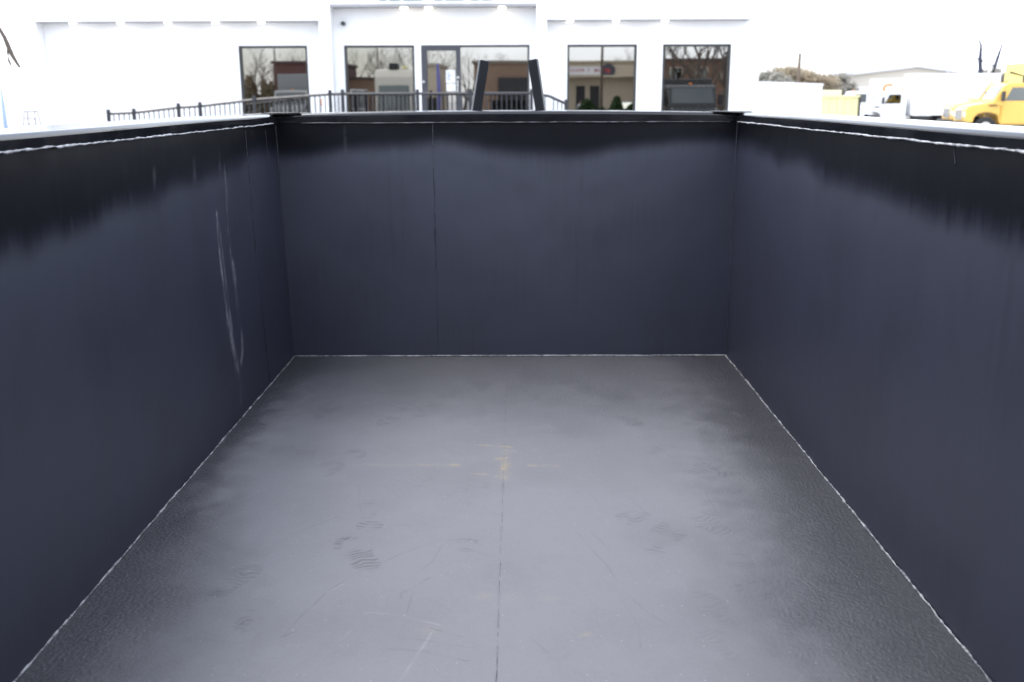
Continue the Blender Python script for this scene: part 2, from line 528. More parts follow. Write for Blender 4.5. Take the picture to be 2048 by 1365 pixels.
def wall_material(name, along):
    """glossy black top coat; dry matte overspray below a ragged, streaked line"""
    m, t, b = nodes_of(name)
    oc = N(t, 'ShaderNodeTexCoord').outputs['Object']
    sx = N(t, 'ShaderNodeSeparateXYZ')
    t.links.new(oc, sx.inputs[0])
    st = (46, 46, 1.6)
    streak = noise(t, 1.0, 4, .65, oc, st)
    wave = noise(t, 1.6, 3, .5, oc, (1, 1, .05))
    fine = noise(t, 240, 1, .6, oc)
    blot = noise(t, 2.6, 5, .55, oc)
    line = maprange(t, wave, .25, .75, -.035, .035, False)
    line = math_(t, 'ADD', line, math_(t, 'MULTIPLY', math_(t, 'MULTIPLY', math_(t, 'SUBTRACT', streak, .5), .13), attr(t, 'ragged')))
    h = math_(t, 'ADD', math_(t, 'SUBTRACT', sx.outputs['Z'], ZT), line)     # <0 below the top
    edge0 = math_(t, 'ADD', attr(t, 'edge'), .06)
    edge1 = math_(t, 'SUBTRACT', attr(t, 'edge'), .07)
    n = N(t, 'ShaderNodeMapRange')
    n.interpolation_type = 'SMOOTHSTEP'
    t.links.new(h, n.inputs[0])
    t.links.new(edge0, n.inputs[1])
    t.links.new(edge1, n.inputs[2])
    dust = n.outputs[0]
    cover = maprange(t, blot, .25, .75, .76, 1.08)
    cover = math_(t, 'MULTIPLY', cover, maprange(t, streak, .3, .7, .88, 1.08))
    dust = math_(t, 'MULTIPLY', dust, cover, True)
    dcol = mixrgb(t, fine, (0.0112, 0.0127, 0.0245), (0.0142, 0.0160, 0.0300))
    col = mixrgb(t, dust, (0.0042, 0.0045, 0.0060), dcol)
    # faint runs in the glossy band
    runs = maprange(t, noise(t, 1.0, 5, .7, oc, (55, 55, 1.6)), .60, .80)
    col = mixrgb(t, math_(t, 'MULTIPLY', runs, .22), col, (0.05, 0.053, 0.065))
    col = mixrgb(t, math_(t, 'MULTIPLY', attr(t, 'scuff'), maprange(t, noise(t, 90, 4, .75, oc, (1, 1, .35)), .36, .58, .12, 1.0), True), col, (0.30, 0.31, 0.34))
    vo = N(t, 'ShaderNodeTexVoronoi', Scale=26.0)
    t.links.new(oc, vo.inputs['Vector'])
    sp = math_(t, 'MULTIPLY', maprange(t, vo.outputs['Distance'], .06, .04), maprange(t, vo.outputs['Color'], .70, .80), True)
    col = mixrgb(t, math_(t, 'MULTIPLY', sp, .35), col, (0.25, 0.25, 0.27))
    t.links.new(col, b.inputs['Base Color'])
    t.links.new(maprange(t, dust, 0, .9, .30, .47), b.inputs['Roughness'])
    t.links.new(maprange(t, dust, 0, .9, .20, .95), b.inputs['Specular IOR Level'])
    b.inputs['Specular Tint'].default_value = (.85, .88, 1.0, 1)
    nb = bump(t, noise(t, 3.0, 2, .5, oc), .38, .014)
    nb = bump(t, noise(t, 13, 2, .5, oc, (1, 1, .5)), .16, .004, nb)
    t.links.new(nb, b.inputs['Normal'])
    return m
M_wall = wall_material('streaked_black_wall', 0)
M_rail = plain('gloss_black_rail', (0.007, 0.0075, 0.010), 0.13, var=0.3, scale=5, spec=0.45)
M_plate = plain('black_gusset_paint', (0.008, 0.008, 0.009), 0.16, var=0.3, scale=5)
def bead_material(name, a, bcol, rough):
    m, t, b = nodes_of(name)
    oc = N(t, 'ShaderNodeTexCoord').outputs['Object']
    f = maprange(t, noise(t, 26, 4, .7, oc), .40, .60)
    t.links.new(mixrgb(t, f, a, bcol), b.inputs['Base Color'])
    b.inputs['Roughness'].default_value = rough
    t.links.new(bump(t, noise(t, 160, 3, .6, oc), .5, .003), b.inputs['Normal'])
    return m
M_bead = bead_material('pale_sealed_weld', (0.15, 0.15, 0.16), (0.42, 0.42, 0.43), .45)
M_bead2 = bead_material('worn_weld', (0.012, 0.013, 0.017), (0.075, 0.078, 0.09), .4)
M_bead3 = bead_material('painted_weld', (0.010, 0.012, 0.019), (0.030, 0.034, 0.048), .5)
M_bead5 = bead_material('dusty_seam_weld', (0.065, 0.067, 0.076), (0.15, 0.153, 0.17), .6)
M_bead4 = bead_material('floor_edge_weld', (0.07, 0.072, 0.082), (0.28, 0.284, 0.30), .4)

# --- deck: two plates butted at a welded seam
SEAM = -0.012
yl = np.concatenate([np.linspace(YR, 1.85, 40), np.arange(1.854, YF-.001, .0032), [YF]])
fl = lambda U, Vv: np.stack([U, Vv, np.full_like(U, DECK)+0.0022*(vnoise(U*2.2, Vv*2.2, 5)-.5)], 1)
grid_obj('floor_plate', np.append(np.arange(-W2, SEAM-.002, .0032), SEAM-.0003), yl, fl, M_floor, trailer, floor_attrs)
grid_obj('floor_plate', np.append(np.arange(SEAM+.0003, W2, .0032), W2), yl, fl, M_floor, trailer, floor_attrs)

def bead(name, p0, p1, r, mat, seed, jit=.35, wander=.3, step=.012, gaps=0.0, squash=None):
    p0, p1 = Vector(p0), Vector(p1)
    n = max(8, int((p1-p0).length/step))
    rr = random.Random(seed)
    d = (p1-p0).normalized()
    s1 = d.orthogonal().normalized()
    s2 = d.cross(s1)
    pts, rad = [], []
    a = b = 0
    q = 1.0
    for i in range(n+1):
        a = a*.85+rr.uniform(-1, 1)*r*wander
        b = b*.85+rr.uniform(-1, 1)*r*wander*.5
        q = min(1.45, max(.45, q*.7+.3*rr.uniform(1-jit*2, 1+jit*2)))
        pts.append(p0.lerp(p1, i/n)+s1*a*.6+s2*b*.6)
        rad.append(max(r*.15, r*q*(1+(rr.random() < gaps)*-.8)))
    return MB().tube(pts, rad, 7).build(name, mat, trailer, smooth=True)
bead('floor_seam_weld', (SEAM, YR, DECK-.0015), (SEAM, 3.6, DECK-.0015), .0016, M_bead5, 1, .8, .5, .009, .08)
bead('floor_seam_weld', (SEAM, 3.6, DECK-.002), (SEAM, YF-.004, DECK-.002), .0009, M_bead5, 2, .3, .15, .012)

# --- walls (thin sheet with thickness: inner face gridded, outer skin boxed)
TOPW = ZT-RAIL
def bow(y_or_x):
    return 0.0
def left_fn(U, Vv):
    lean = .030*sstep(U, 3.6, YF)*(Vv-DECK)/WALL_H
    return np.stack([-W2-lean+.004*(vnoise(U*1.3, Vv*1.3, 31)-.5), U, Vv], 1)
def right_fn(U, Vv):
    return np.stack([W2+.004*(vnoise(U*1.3, Vv*1.3, 33)-.5), U, Vv], 1)
def front_fn(U, Vv):
    # pressed sheet, a few millimetres out of true
    return np.stack([U, YF+.006*(vnoise(U*1.7+4, Vv*1.7, 35)-.5)-.0*U, Vv], 1)
def left_attr(U, Vv):
    s = np.zeros_like(U)
    # bright drag marks of a load that scraped down the wall
    def streak(path, wd, st, seed):
        nonlocal s
        for (px0, py0), (px1, py1) in zip(path[:-1], path[1:]):
            P = []
            for px, py in ((px0, py0), (px1, py1)):
                d = ray(px, py)
                tt = (-W2-.012-CX)/d.x
                P.append((d.y*tt, HC+d.z*tt))
            (ax, ay), (bx, by) = P
            dx, dy = bx-ax, by-ay
            x = U+(vnoise(U*30, Vv*9, seed)-.5)*.010
            t = np.clip(((x-ax)*dx+(Vv-ay)*dy)/(dx*dx+dy*dy), 0, 1)
            d_ = np.hypot(x-ax-t*dx, Vv-ay-t*dy)
            br = sstep(vnoise(U*40, Vv*12, seed+1), .25, .6)
            s = np.maximum(s, 1.25*st*(.25+.75*br)*np.exp(-(d_/wd)**2))
    streak([(428, 428), (430, 470), (440, 560), (452, 650)], .009, .55, 401)
    streak([(433, 445), (437, 480), (447, 570), (460, 660)], .005, .45, 403)
    streak([(462, 528), (465, 560), (470, 610)], .017, .40, 405)
    streak([(452, 640), (460, 690), (470, 740)], .022, .36, 407)
    streak([(479, 670), (481, 700), (478, 720)], .016, .42, 409)
    streak([(470, 720), (475, 770), (477, 805)], .010, .30, 411)
    streak([(445, 330), (449, 400), (453, 470), (458, 520)], .0035, .40, 413)
    streak([(434, 305), (435, 335)], .008, .22, 415)
    streak([(380, 320), (382, 355)], .012, .14, 417)
    streak([(300, 345), (302, 375)], .014, .10, 419)
    edge = -.160-.085*sstep(4.9-U, 0, 2.4)
    return {'edge': edge, 'ragged': np.ones_like(U)*.7, 'scuff': np.clip(s, 0, 1)}
def right_attr(U, Vv):
    return {'ragged': np.ones_like(U)*.7, 'edge': -.160-.050*sstep(4.9-U, 0, 2.6), 'scuff': np.zeros_like(U)}
def front_attr(U, Vv):
    s = .07*np.exp(-((U+.814-.02*(Vv-DECK))/.004)**2)*(Vv > DECK+1.02)
    return {'ragged': np.full_like(U, .12), 'edge': np.full_like(U, -.160)-.02*np.exp(-((U-.42)/.2)**2)-.035*sstep(U, -.7, -1.1), 'scuff': s}
yw = np.concatenate([np.linspace(YR, 1.9, 30), np.arange(1.91, YF-.003, .009), [YF-.002]])
zw = np.arange(DECK+.001, TOPW+.004, .009)
grid_obj('side_wall', yw, zw, left_fn, M_wall, trailer, left_attr)
grid_obj('side_wall', yw[::-1], zw, right_fn, M_wall, trailer, right_attr)
xw = np.append(np.arange(-W2-.03, W2+.004, .012), W2+.004)
grid_obj('front_wall', xw, zw, front_fn, M_wall, trailer, front_attr)
box('outer_skin', M_rail, trailer, -W2-.075, -W2-.045, YR, YF+.06, DECK-.05, TOPW)
box('outer_skin', M_rail, trailer, W2+.03, W2+.06, YR, YF+.06, DECK-.05, TOPW)
box('outer_skin', M_rail, trailer, -W2-.045, W2+.03, YF+.03, YF+.06, DECK-.05, TOPW)

# --- top rails
RW = .19
def lip(o, w):                            # rail section: (distance outwards, height), rolled inner edge
    r = .014
    arc = [(o+r-r*math.cos(a), ZT-r+r*math.sin(a)) for a in (0, .3, .6, .9, 1.2, 1.571)]
    return [(o, TOPW+.001)]+arc+[(o+w-.02, ZT+.001), (o+w, ZT-.012), (o+w, TOPW)]
def rail_front():
    n = 24
    vs, fs = [], []
    prof = lip(YF-.012, .36)
    m = len(prof)
    for i in range(n+1):
        x = -W2-RW + (2*W2+2*RW)*i/n
        k = .011*(1-min(1, abs(x)/W2)**2)
        vs += [(x, y, z+(k if j else 0)) for j, (y, z) in enumerate(prof)]
    for i in range(n):
        for j in range(m):
            j2 = (j+1) % m
            fs.append((i*m+j, i*m+j2, (i+1)*m+j2, (i+1)*m+j))
    fs += [tuple(range(m))[::-1], tuple(n*m+j for j in range(m))]
    return mesh_obj('top_rail', vs, fs, M_rail, trailer)
rail_front()
for s in (-1, 1):
    xo = W2 + (.022 if s < 0 else 0)
    a = MB()
    prof = lip(xo-.012, RW+.012)
    m = len(prof)
    n = 30
    vs, fs = [], []
    for i in range(n+1):
        y = YR+(YF-.014-YR)*i/n
        lean = -.022*(1-sm(y, 3.6, YF)) if s < 0 else 0
        k = .0025*math.sin(y*2.1)
        vs += [(s*(x+lean), y, z+k) for x, z in prof]
    for i in range(n):
        for j in range(m):
            j2 = (j+1) % m
            q = (i*m+j, i*m+j2, (i+1)*m+j2, (i+1)*m+j)
            fs.append(q if s < 0 else q[::-1])
    fs += [tuple(range(m)), tuple(n*m+j for j in range(m))[::-1]]
    mesh_obj('top_rail', vs, fs, M_rail, trailer)
# --- weld lines under the rails, in corners and along the deck
bead('rail_weld', (-W2+.015, YR, TOPW), (-W2+.013, 3.6, TOPW), .0028, M_bead, 11, .6, .6, .006)
bead('rail_weld', (-W2+.013, 3.6, TOPW), (-W2-.010, YF-.12, TOPW), .0028, M_bead, 16, .6, .6, .008)
bead('rail_weld', (W2-.014, YR, TOPW), (W2-.014, YF-.06, TOPW), .0028, M_bead, 12, .5, .5, .007)
bead('rail_weld', (-W2+.1, YF-.014, TOPW), (W2-.04, YF-.014, TOPW), .0026, M_bead2, 13, .6, .4)
bead('floor_edge_weld', (-W2+.003, YR, DECK+.002), (-W2+.003, YF-.004, DECK+.002), .0030, M_bead4, 21, .7, .5, .008)
bead('floor_edge_weld', (W2-.003, YR, DECK+.002), (W2-.003, YF-.004, DECK+.002), .0030, M_bead4, 22, .7, .5, .008)
bead('floor_edge_weld', (-W2, YF-.003, DECK+.003), (W2, YF-.003, DECK+.003), .0032, M_bead4, 23, .3, .2)
bead('corner_weld', (W2-.001, YF-.001, DECK+.01), (W2-.001, YF-.001, TOPW), .003, M_bead3, 24, .2, .1)
bead('corner_weld', (-W2, YF-.003, DECK+.01), (-W2-.027, YF-.003, TOPW), .003, M_bead3, 25, .2, .1)
def fx(px, py):
    p = at(px, py, YF)
    return p.x, p.z
x0, _ = fx(868, 300)
x1, _ = fx(1158, 300)
bead('wall_seam_weld', (x0, YF, DECK+.01), (x0-.002, YF, DECK+.45), .0008, M_bead3, 31, .5, .3, .010)
bead('wall_seam_weld', (x0-.002, YF-.001, DECK+.45), (x0-.004, YF-.001, DECK+.95), .0019, M_bead3, 32, .9, .9, .010)
bead('wall_seam_weld', (x0-.004, YF-.001, DECK+.95), (x0-.004, YF-.001, TOPW), .0015, M_bead2, 33, .5, .4, .010)
bead('wall_seam_weld', (x1, YF, DECK+.01), (x1, YF, DECK+.75), .0006, M_bead3, 34, .4, .2, .010)
bead('wall_seam_weld', (x1, YF, DECK+.75), (x1, YF, TOPW), .0009, M_bead3, 35, .5, .4, .010)
for k, (pa, pb, r_, mt) in enumerate([((493, 262), (512, 520), .0019, M_bead3), ((512, 520), (536, 768), .0014, M_bead3),
                                      ((537, 262), (543, 330), .0014, M_bead3), ((1908, 292), (1912, 330), .0012, M_bead3)]):
    P = []
    for px, py in (pa, pb):
        d = ray(px, py)
        sgn = -1 if px < 1024 else 1
        tt = (sgn*(W2+(.010 if sgn < 0 else 0))-CX)/d.x
        P.append(Vector((sgn*(W2-.001), d.y*tt, HC+d.z*tt)))
        yy = P[-1].y
        if sgn < 0:
            P[-1].x -= .030*sm(yy, 3.6, YF)*(P[-1].z-DECK)/WALL_H
    bead('wall_seam_weld', P[0], P[1], r_, mt, 40+k, .5, .3, .012)

# --- closed tailgate right below the viewer
box('tailgate', M_rail, trailer, -W2-.07, W2+.05, -.02, YR-.004, DECK-.04, ZT-.012, bev=.006)
for s in (-1, 1):
    MB().cyl((s*.8, YR-.03, ZT-.0), (1, 0, 0), .012, .16, 10).build('tailgate_hinge', M_rail, trailer)
# --- corner gusset plates lying on the rails
for s, wob in ((-1, 0), (1, 1)):
    xc = W2+(.02 if s < 0 else 0)
    th = .004
    z0 = ZT+.0028
    tri = [(s*(xc+.04), YF+.10), (s*(xc+.04), YF-.12), (s*(xc-.018), YF-.10), (s*(xc-.12), YF-.02), (s*(xc-.13), YF+.10)]
    vs = [(x, y, z0) for x, y in tri]+[(x, y, z0+th) for x, y in tri]
    fs = [(0, 1, 2, 3, 4)[::s], (5, 6, 7, 8, 9)[::-s]]+[(i, (i+1) % 5, 5+(i+1) % 5, 5+i)[::-s] for i in range(5)]
    mesh_obj('corner_gusset', vs, fs, M_plate, trailer)

# --- the two leaning square posts of the hoist frame, just beyond the front wall
M_post = plain('post_paint', (0.010, 0.011, 0.015), 0.35, var=0.25, scale=12, spec=0.22)
YP = 5.35
for (bx, by, tx, ty) in ((953, 218, 968, 121), (1081, 218, 1066, 119)):
    b0, t0 = at(bx, by, YP), at(tx, ty, YP)
    ax = (t0-b0).normalized()
    b0 = b0-ax*.75
    ln = (t0-b0).length
    bm = bmesh.new()
    bmesh.ops.create_cube(bm, size=1)
    for v in bm.verts:
        v.co = Vector((v.co.x*.040, v.co.y*.050, (v.co.z+.5)*ln))
    bmesh.ops.bevel(bm, geom=[e for e in bm.edges], offset=.006, segments=3, affect='EDGES', profile=.5)
    p = MB().bm(bm).build('hoist_post', M_post, trailer, smooth=False)
    p.matrix_local = Matrix.Translation(b0) @ ax.to_track_quat('Z', 'Y').to_matrix().to_4x4() @ Matrix.Rotation(R(18) * (1 if bx < 1024 else -1), 4, 'Z')
    # open tube rim: raised edge along both flanks, rubbed bright
box('hoist_crossbar', M_post, trailer, -.55, .55, YP-.05, YP+.05, DECK-.02, DECK+.10, bev=.008)
# --- running gear below (never in view, carries the bed)
for s in (-1, 1):
    box('chassis_rail', M_rail, trailer, s*.45-.05, s*.45+.05, YR, YP+.08, DECK-.22, DECK-.055)
box('deck_underside', M_rail, trailer, -W2-.04, W2+.025, YR, YF+.028, DECK-.05, DECK-.012)
for s in (-1, 1):
    for yy in (1.9, 2.8):
        tw = MB().cyl((s*.82, yy, .36), (1, 0, 0), .36, .22, 28).build('wheel', M_rubber, trailer, smooth=False)
        MB().cyl((s*.94, yy, .36), (1, 0, 0), .2, .03, 20).build('rim', M_steel, tw)
    box('axle_mount', M_rail, trailer, s*.45-.04, s*.45+.04, 1.8, 2.9, .33, DECK-.22)
for yy in (1.9, 2.8):
    MB().cyl((0, yy, .36), (1, 0, 0), .05, 1.7, 12).build('axle', M_rail, trailer)

# ================================================================== OFFICE BUILDING
YW = 26.0
bld = thing('office_building', 'white stucco office building with dark tinted windows behind the railing', 'building', (0, 0, 0))
def bx_(px, Y=YW, py=150):
    return at(px, py, Y).x
def bz_(py, Y=YW, px=1024):
    return at(px, py, Y).z
LAND = HC+.05*YW-2.1
ZB = gz(0, 26)
XL, XR = bx_(97), bx_(1517)
zw_head = bz_(90)
wins = [(480, 617), (690, 830), (1134, 1273), (1324, 1460)]
openings = [(bx_(a), bx_(b), LAND-.25 if i in (0, 1, 2, 3) else LAND, zw_head) for i, (a, b) in enumerate(wins)]
dx0, dx1, ddiv = bx_(843), bx_(1059), bx_(921)
openings.append((dx0, dx1, LAND, zw_head))
openings.sort()
ZS, ZC = bz_(41, 25.8), bz_(14, 25.7)
ZTOP = ZC+1.6
# wall pieces between openings
prev = XL
k = 0
for (a, b, z0, z1) in openings:
    box('wall_pier', M_white, bld, prev, a, YW, YW+.35, ZB-.3, z1)
    box('wall_apron', M_white, bld, a, b, YW+.002, YW+.35, ZB-.3, z0)
    prev = b
box('wall_pier', M_white, bld, prev, XR, YW, YW+.35, ZB-.3, zw_head)
box('wall_upper', M_white, bld, XL, XR, YW, YW+.35, zw_head, ZTOP)
box('side_wall', M_white, bld, XR-.35, XR, YW+.35, YW+14, ZB-.3, ZTOP-.3)
box('side_wall', M_white, bld, XL, XL+.35, YW+.35, YW+14, ZB-.3, ZTOP-.3)
box('roof', M_soffit, bld, XL, XR, YW+.35, YW+14, ZTOP-.3, ZTOP-.1)
# projecting fascias and the taller entrance portal
pl0, pl1, pr0, pr1 = bx_(650), bx_(672), bx_(1072), bx_(1092)
box('fascia', M_white, bld, XL-.1, pl0-.003, YW-.42, YW-.003, ZS, ZTOP-.25)
box('fascia', M_white, bld, pr1+.003, bx_(1490), YW-.42, YW-.003, ZS, ZTOP-.25)
box('wing_soffit', M_sofd, bld, XL-.1, pl0-.006, YW-.418, YW-.006, ZS-.02, ZS-.003)
box('wing_soffit', M_sofd, bld, pr1+.006, bx_(1490)-.003, YW-.418, YW-.006, ZS-.02, ZS-.003)
box('end_return', M_white, bld, XL-.1, XL-.003, YW-.42, YW+.6, ZB-.3, ZS-.023)
box('portal_pilaster', M_white, bld, pl0, pl1, YW-.50, YW-.003, ZB, ZTOP)
box('portal_pilaster', M_white, bld, pr0, pr1, YW-.50, YW-.003, ZB, ZTOP)
box('portal_soffit', M_sofd, bld, pl1+.003, pr0-.003, YW-.497, YW-.003, ZC, ZC+.06)
box('portal_fascia', M_white, bld, pl1+.003, pr0-.003, YW-.50, YW-.003, ZC+.063, ZTOP)
# windows
def pane_at(parent, x0, x1, z0, z1, y, mat=M_glass):
    return box('pane', mat, parent, x0, x1, y, y+.02, z0, z1)
def window(x0, x1, z0, z1, mull=None):
    wi = thing_part('window', bld)
    t_ = .055
    box('frame', M_frame, wi, x0, x0+t_, YW+.03, YW+.14, z0, z1)
    box('frame', M_frame, wi, x1-t_, x1, YW+.03, YW+.14, z0, z1)
    box('frame', M_frame, wi, x0+t_, x1-t_, YW+.03, YW+.14, z1-t_, z1)
    box('frame', M_frame, wi, x0+t_, x1-t_, YW+.03, YW+.14, z0, z0+t_)
    if mull:
        box('mullion', M_frame, wi, mull-.025, mull+.025, YW+.04, YW+.13, z0+t_, z1-t_)
        pane_at(wi, x0+t_, mull-.025, z0+t_, z1-t_, YG)
        pane_at(wi, mull+.025, x1-t_, z0+t_, z1-t_, YG)
    else:
        pane_at(wi, x0+t_, x1-t_, z0+t_, z1-t_, YG)
def thing_part(name, parent):
    o = bpy.data.objects.new(name, None)
    o.empty_display_size = .1
    return link(o, parent)
for i, (a, b) in enumerate(wins):
    window(bx_(a), bx_(b), LAND-.25, zw_head, None)
# entrance: leaf in a heavy frame + sidelight
dr = thing_part('door', bld)
fw = .14
xd1 = ddiv
box('frame', M_doorgrey, dr, dx0, dx0+fw, YW+.0, YW+.16, LAND, zw_head)
box('frame', M_doorgrey, dr, xd1-.11, xd1, YW+.0, YW+.16, LAND, zw_head)
box('frame', M_doorgrey, dr, dx0+fw, xd1-.11, YW+.0, YW+.16, zw_head-.13, zw_head)
box('bottom_rail', M_doorgrey, dr, dx0+fw, xd1-.11, YW+.02, YW+.14, LAND, LAND+.22)
pane_at(dr, dx0+fw, xd1-.11, LAND+.22, zw_head-.13, YG)
MB().cyl((xd1-.07, YW-.04, LAND+1.08), (0, 0, 1), .016, .34, 10).build('pull_handle', M_steel, dr)
MB().cyl((xd1-.06, YW-.012, LAND+1.32), (0, 1, 0), .03, .025, 12).build('lock', M_steel, dr)
MB().cyl((dx0+.05, YW-.012, LAND+1.22), (0, 1, 0), .028, .025, 12).build('hinge_cap', M_steel, dr)
M_paper = plain('paper', (0.75, 0.77, 0.8), .8, var=.03)
M_ink = plain('blue_ink', (0.10, 0.15, 0.36), .8)
na, nb_ = at(892, 141, YG), at(911, 166, YG)
no = box('notice', M_paper, dr, na.x, nb_.x, YG-.006, YG-.002, nb_.z, na.z)
for k in range(5):
    zz = na.z-.05-.045*k
    box('print_line', M_ink, no, na.x+.03, na.x+.08+.03*((k*7) % 3), YG-.009, YG-.0065, zz-.012, zz+.008)
n2a, n2b = at(893, 168, YG), at(912, 182, YG)
box('notice', M_paper, dr, n2a.x, n2b.x, YG-.006, YG-.002, n2b.z, n2a.z)
sl = thing_part('window', bld)
t_ = .05
box('frame', M_frame, sl, xd1+.002, dx1, YW+.03, YW+.14, zw_head-t_, zw_head)
box('frame', M_frame, sl, dx1-t_, dx1, YW+.03, YW+.14, LAND, zw_head-t_)
box('frame', M_frame, sl, xd1+.002, dx1-t_, YW+.03, YW+.14, LAND, LAND+.08)
pane_at(sl, xd1+.002, dx1-t_, LAND+.08, zw_head-t_, YG)
# downlights in the soffits (lit in the photograph)
M_lamp = plain('lit_lamp', (1.0, 0.86, 0.62), .5, var=.01, emit=3.0)
M_lampw = plain('lit_lamp_white', (1.0, 0.95, 0.88), .5, var=.01, emit=4.0)
def downlight(x, y, z, mat, r_=.085):
    return MB().cyl((x, y, z-.012), (0, 0, 1), r_, .05, 16).build('downlight', mat, bld)
for px in (808, 857, 1004):
    downlight(bx_(px, YW-.25, 15), YW-.25, ZC, M_lamp)
for px in (145, 240, 335, 430, 522, 1140, 1232, 1330):
    downlight(bx_(px, YW-.33, 41), YW-.33, ZS-.02, M_lampw, .075)
# wall camera and the lower edge of the sign over the portal
c_ = at(687, 48, YW-.05)
sc = MB().cyl((c_.x, YW-.09, c_.z), (0, 1, 0), .05, .18, 14).build('security_camera', M_darkmetal, bld)
M_sign = plain('sign_blue', (0.10, 0.20, 0.27), .4)
zs0 = at(870, 0.4, YW-.56).z
for a, b in ((757, 772), (778, 800), (806, 845), (868, 885), (890, 928), (940, 958), (963, 985)):
    xa, xb = bx_(a, YW-.56, 2), bx_(b, YW-.56, 2)
    MB().box(xa, xb, YW-.56, YW-.503, zs0, zs0+.09).box(xa, xa+(xb-xa)*.35, YW-.56, YW-.503, zs0+.09, zs0+.5).build('sign_letter', M_sign, bld)

# small wall fitting seen between the railing bars
M_peach = plain('peach_plastic', (0.62, 0.36, 0.26), .6)
M_greyp = plain('grey_plastic', (0.40, 0.40, 0.48), .6)
p_ = at(648, 203, YW-.08)
hy = thing('wall_hydrant', 'small peach and grey standpipe on the white wall between two windows', 'standpipe', (p_.x, YW-.1, gz(p_.x, 26)))
hz = p_.z-gz(p_.x, 26)
MB().cyl((0, 0, hz*.5-.1), (0, 0, 1), .05, hz-.1, 12).build('pipe', M_greyp, hy)
MB().tube([(0, 0, hz-.12), (0, 0, hz-.02), (0, 0, hz+.05), (0, 0, hz+.09)], [.06, .085, .075, .03], 14).build('cap', M_peach, hy, smooth=True)
MB().cyl((0, .02, hz-.05), (0, 1, 0), .035, .16, 10).build('wall_bracket', M_greyp, hy)

# ------------------------------------------------------------------ landing, ramp, railings
YRAIL = 24.2
RH = .91
def rail_pt(px, py):
    return at(px, py, YRAIL)
ramp = thing('entrance_ramp', 'pale concrete landing and long ramp below the office door', 'ramp', (0, 0, 0))
path = [rail_pt(217, 228), rail_pt(268, 226), rail_pt(357, 215.5), rail_pt(400, 213), rail_pt(508, 200), rail_pt(660, 189), rail_pt(685, 188), rail_pt(1063, 187)]
M_pale = plain('pale_concrete', (0.5, 0.5, 0.49), .9, var=.08, scale=4, bmp=.1)
for a, b in zip(path[:-1], path[1:]):
    prof = [(a.x, gz(a.x, 24)-.2), (b.x, gz(b.x, 24)-.2), (b.x, b.z-RH), (a.x, a.z-RH)]
    MB().prism(prof, YRAIL-.15, YW-.52).build('slab', M_pale, ramp)
def railing(label, pts, posts, group):
    """top rail, bottom rail, posts and pickets along a polyline of top-rail points"""
    th = thing('metal_railing', label, 'railing', (0, 0, 0), 0, group)
    pk = None
    for a, b in zip(pts[:-1], pts[1:]):
        d = b-a
        for off, rr in ((0, .032), (-RH+.10, .02)):
            MB().tube([a+Vector((0, 0, off)), b+Vector((0, 0, off))], rr, 4).build('rail', M_darkmetal, th)
        n = max(2, int(round(d.length/.118)))
        for i in range(1, n):
            q = a+d*(i/n)
            if pk is None:
                pk = MB().box(-.012, .012, -.012, .012, -RH+.1, -.0).build('picket', M_darkmetal, th, loc=q)
            else:
                share('picket', pk, th, q)
    ps = None
    for q in posts:
        if ps is None:
            ps = MB().box(-.037, .037, -.037, .037, -RH, .10, bev=.006).build('post', M_darkmetal, th, loc=q)
        else:
            share('post', ps, th, q)
    return th
railing('black metal railing with pickets climbing the ramp and landing before the door', path, path+[rail_pt(835, 187.5), rail_pt(940, 187)], 'railings')
rp2 = [at(1066, 188, 24.25)+Vector((.0, .35, 0)), rail_pt(1100, 193)+Vector((0, .35, 0)), rail_pt(1133, 208)+Vector((0, .35, 0))]
rp2[0] = rp2[0]+Vector((.10, 0, 0))
railing('short black metal railing stepping down right of the leaning posts', rp2, [rp2[0], rp2[2]], 'railings')
stp = thing('entrance_steps', 'short pale flight of steps right of the office door', 'steps', (0, 0, 0))
for k in range(4):
    xa = path[-1].x+.005+.32*k
    box('step', M_pale, stp, xa, xa+.315, YRAIL+.1, YW-.52, gz(xa, 25)-.1, LAND-.14*(k+1))

# ================================================================== VEHICLES
M_yellow = plain('yellow_paint', (0.68, 0.42, 0.09), .35, var=.05)
M_paley = plain('pale_yellow_paint', (0.72, 0.68, 0.38), .55, var=.06)
M_truckw = plain('white_truck_paint', (0.74, 0.76, 0.78), .35, var=.03)
M_boxw = plain('white_box_panel', (0.76, 0.77, 0.78), .5, var=.03)
M_greytruck = plain('grey_truck_paint', (0.24, 0.25, 0.25), .35, var=.06)
M_tan = plain('tan_body', (0.50, 0.46, 0.36), .5, var=.05)
M_plast = plain('black_plastic', (0.025, 0.025, 0.027), .6)
M_chrome = plain('chrome', (0.7, 0.7, 0.7), .2, 1.0)
M_orange = plain('orange_lamp', (0.8, 0.25, 0.05), .4)
M_headl = plain('headlamp', (0.7, 0.72, 0.74), .15, .3)
def wheel(parent, x, y, r, wdt=.28, side=1):
    w_ = MB().tube([(x, y-wdt/2, r), (x, y-wdt/2+.04, r), (x, y+wdt/2-.04, r), (x, y+wdt/2, r)], [r*.86, r, r, r*.86], 26).build('wheel', M_rubber, parent)
    MB().tube([(x, y+side*(wdt/2-.02), r), (x, y+side*(wdt/2+.015), r), (x, y+side*(wdt/2-.03), r)], [r*.58, r*.52, r*.3], 18).build('rim', M_chrome, w_)
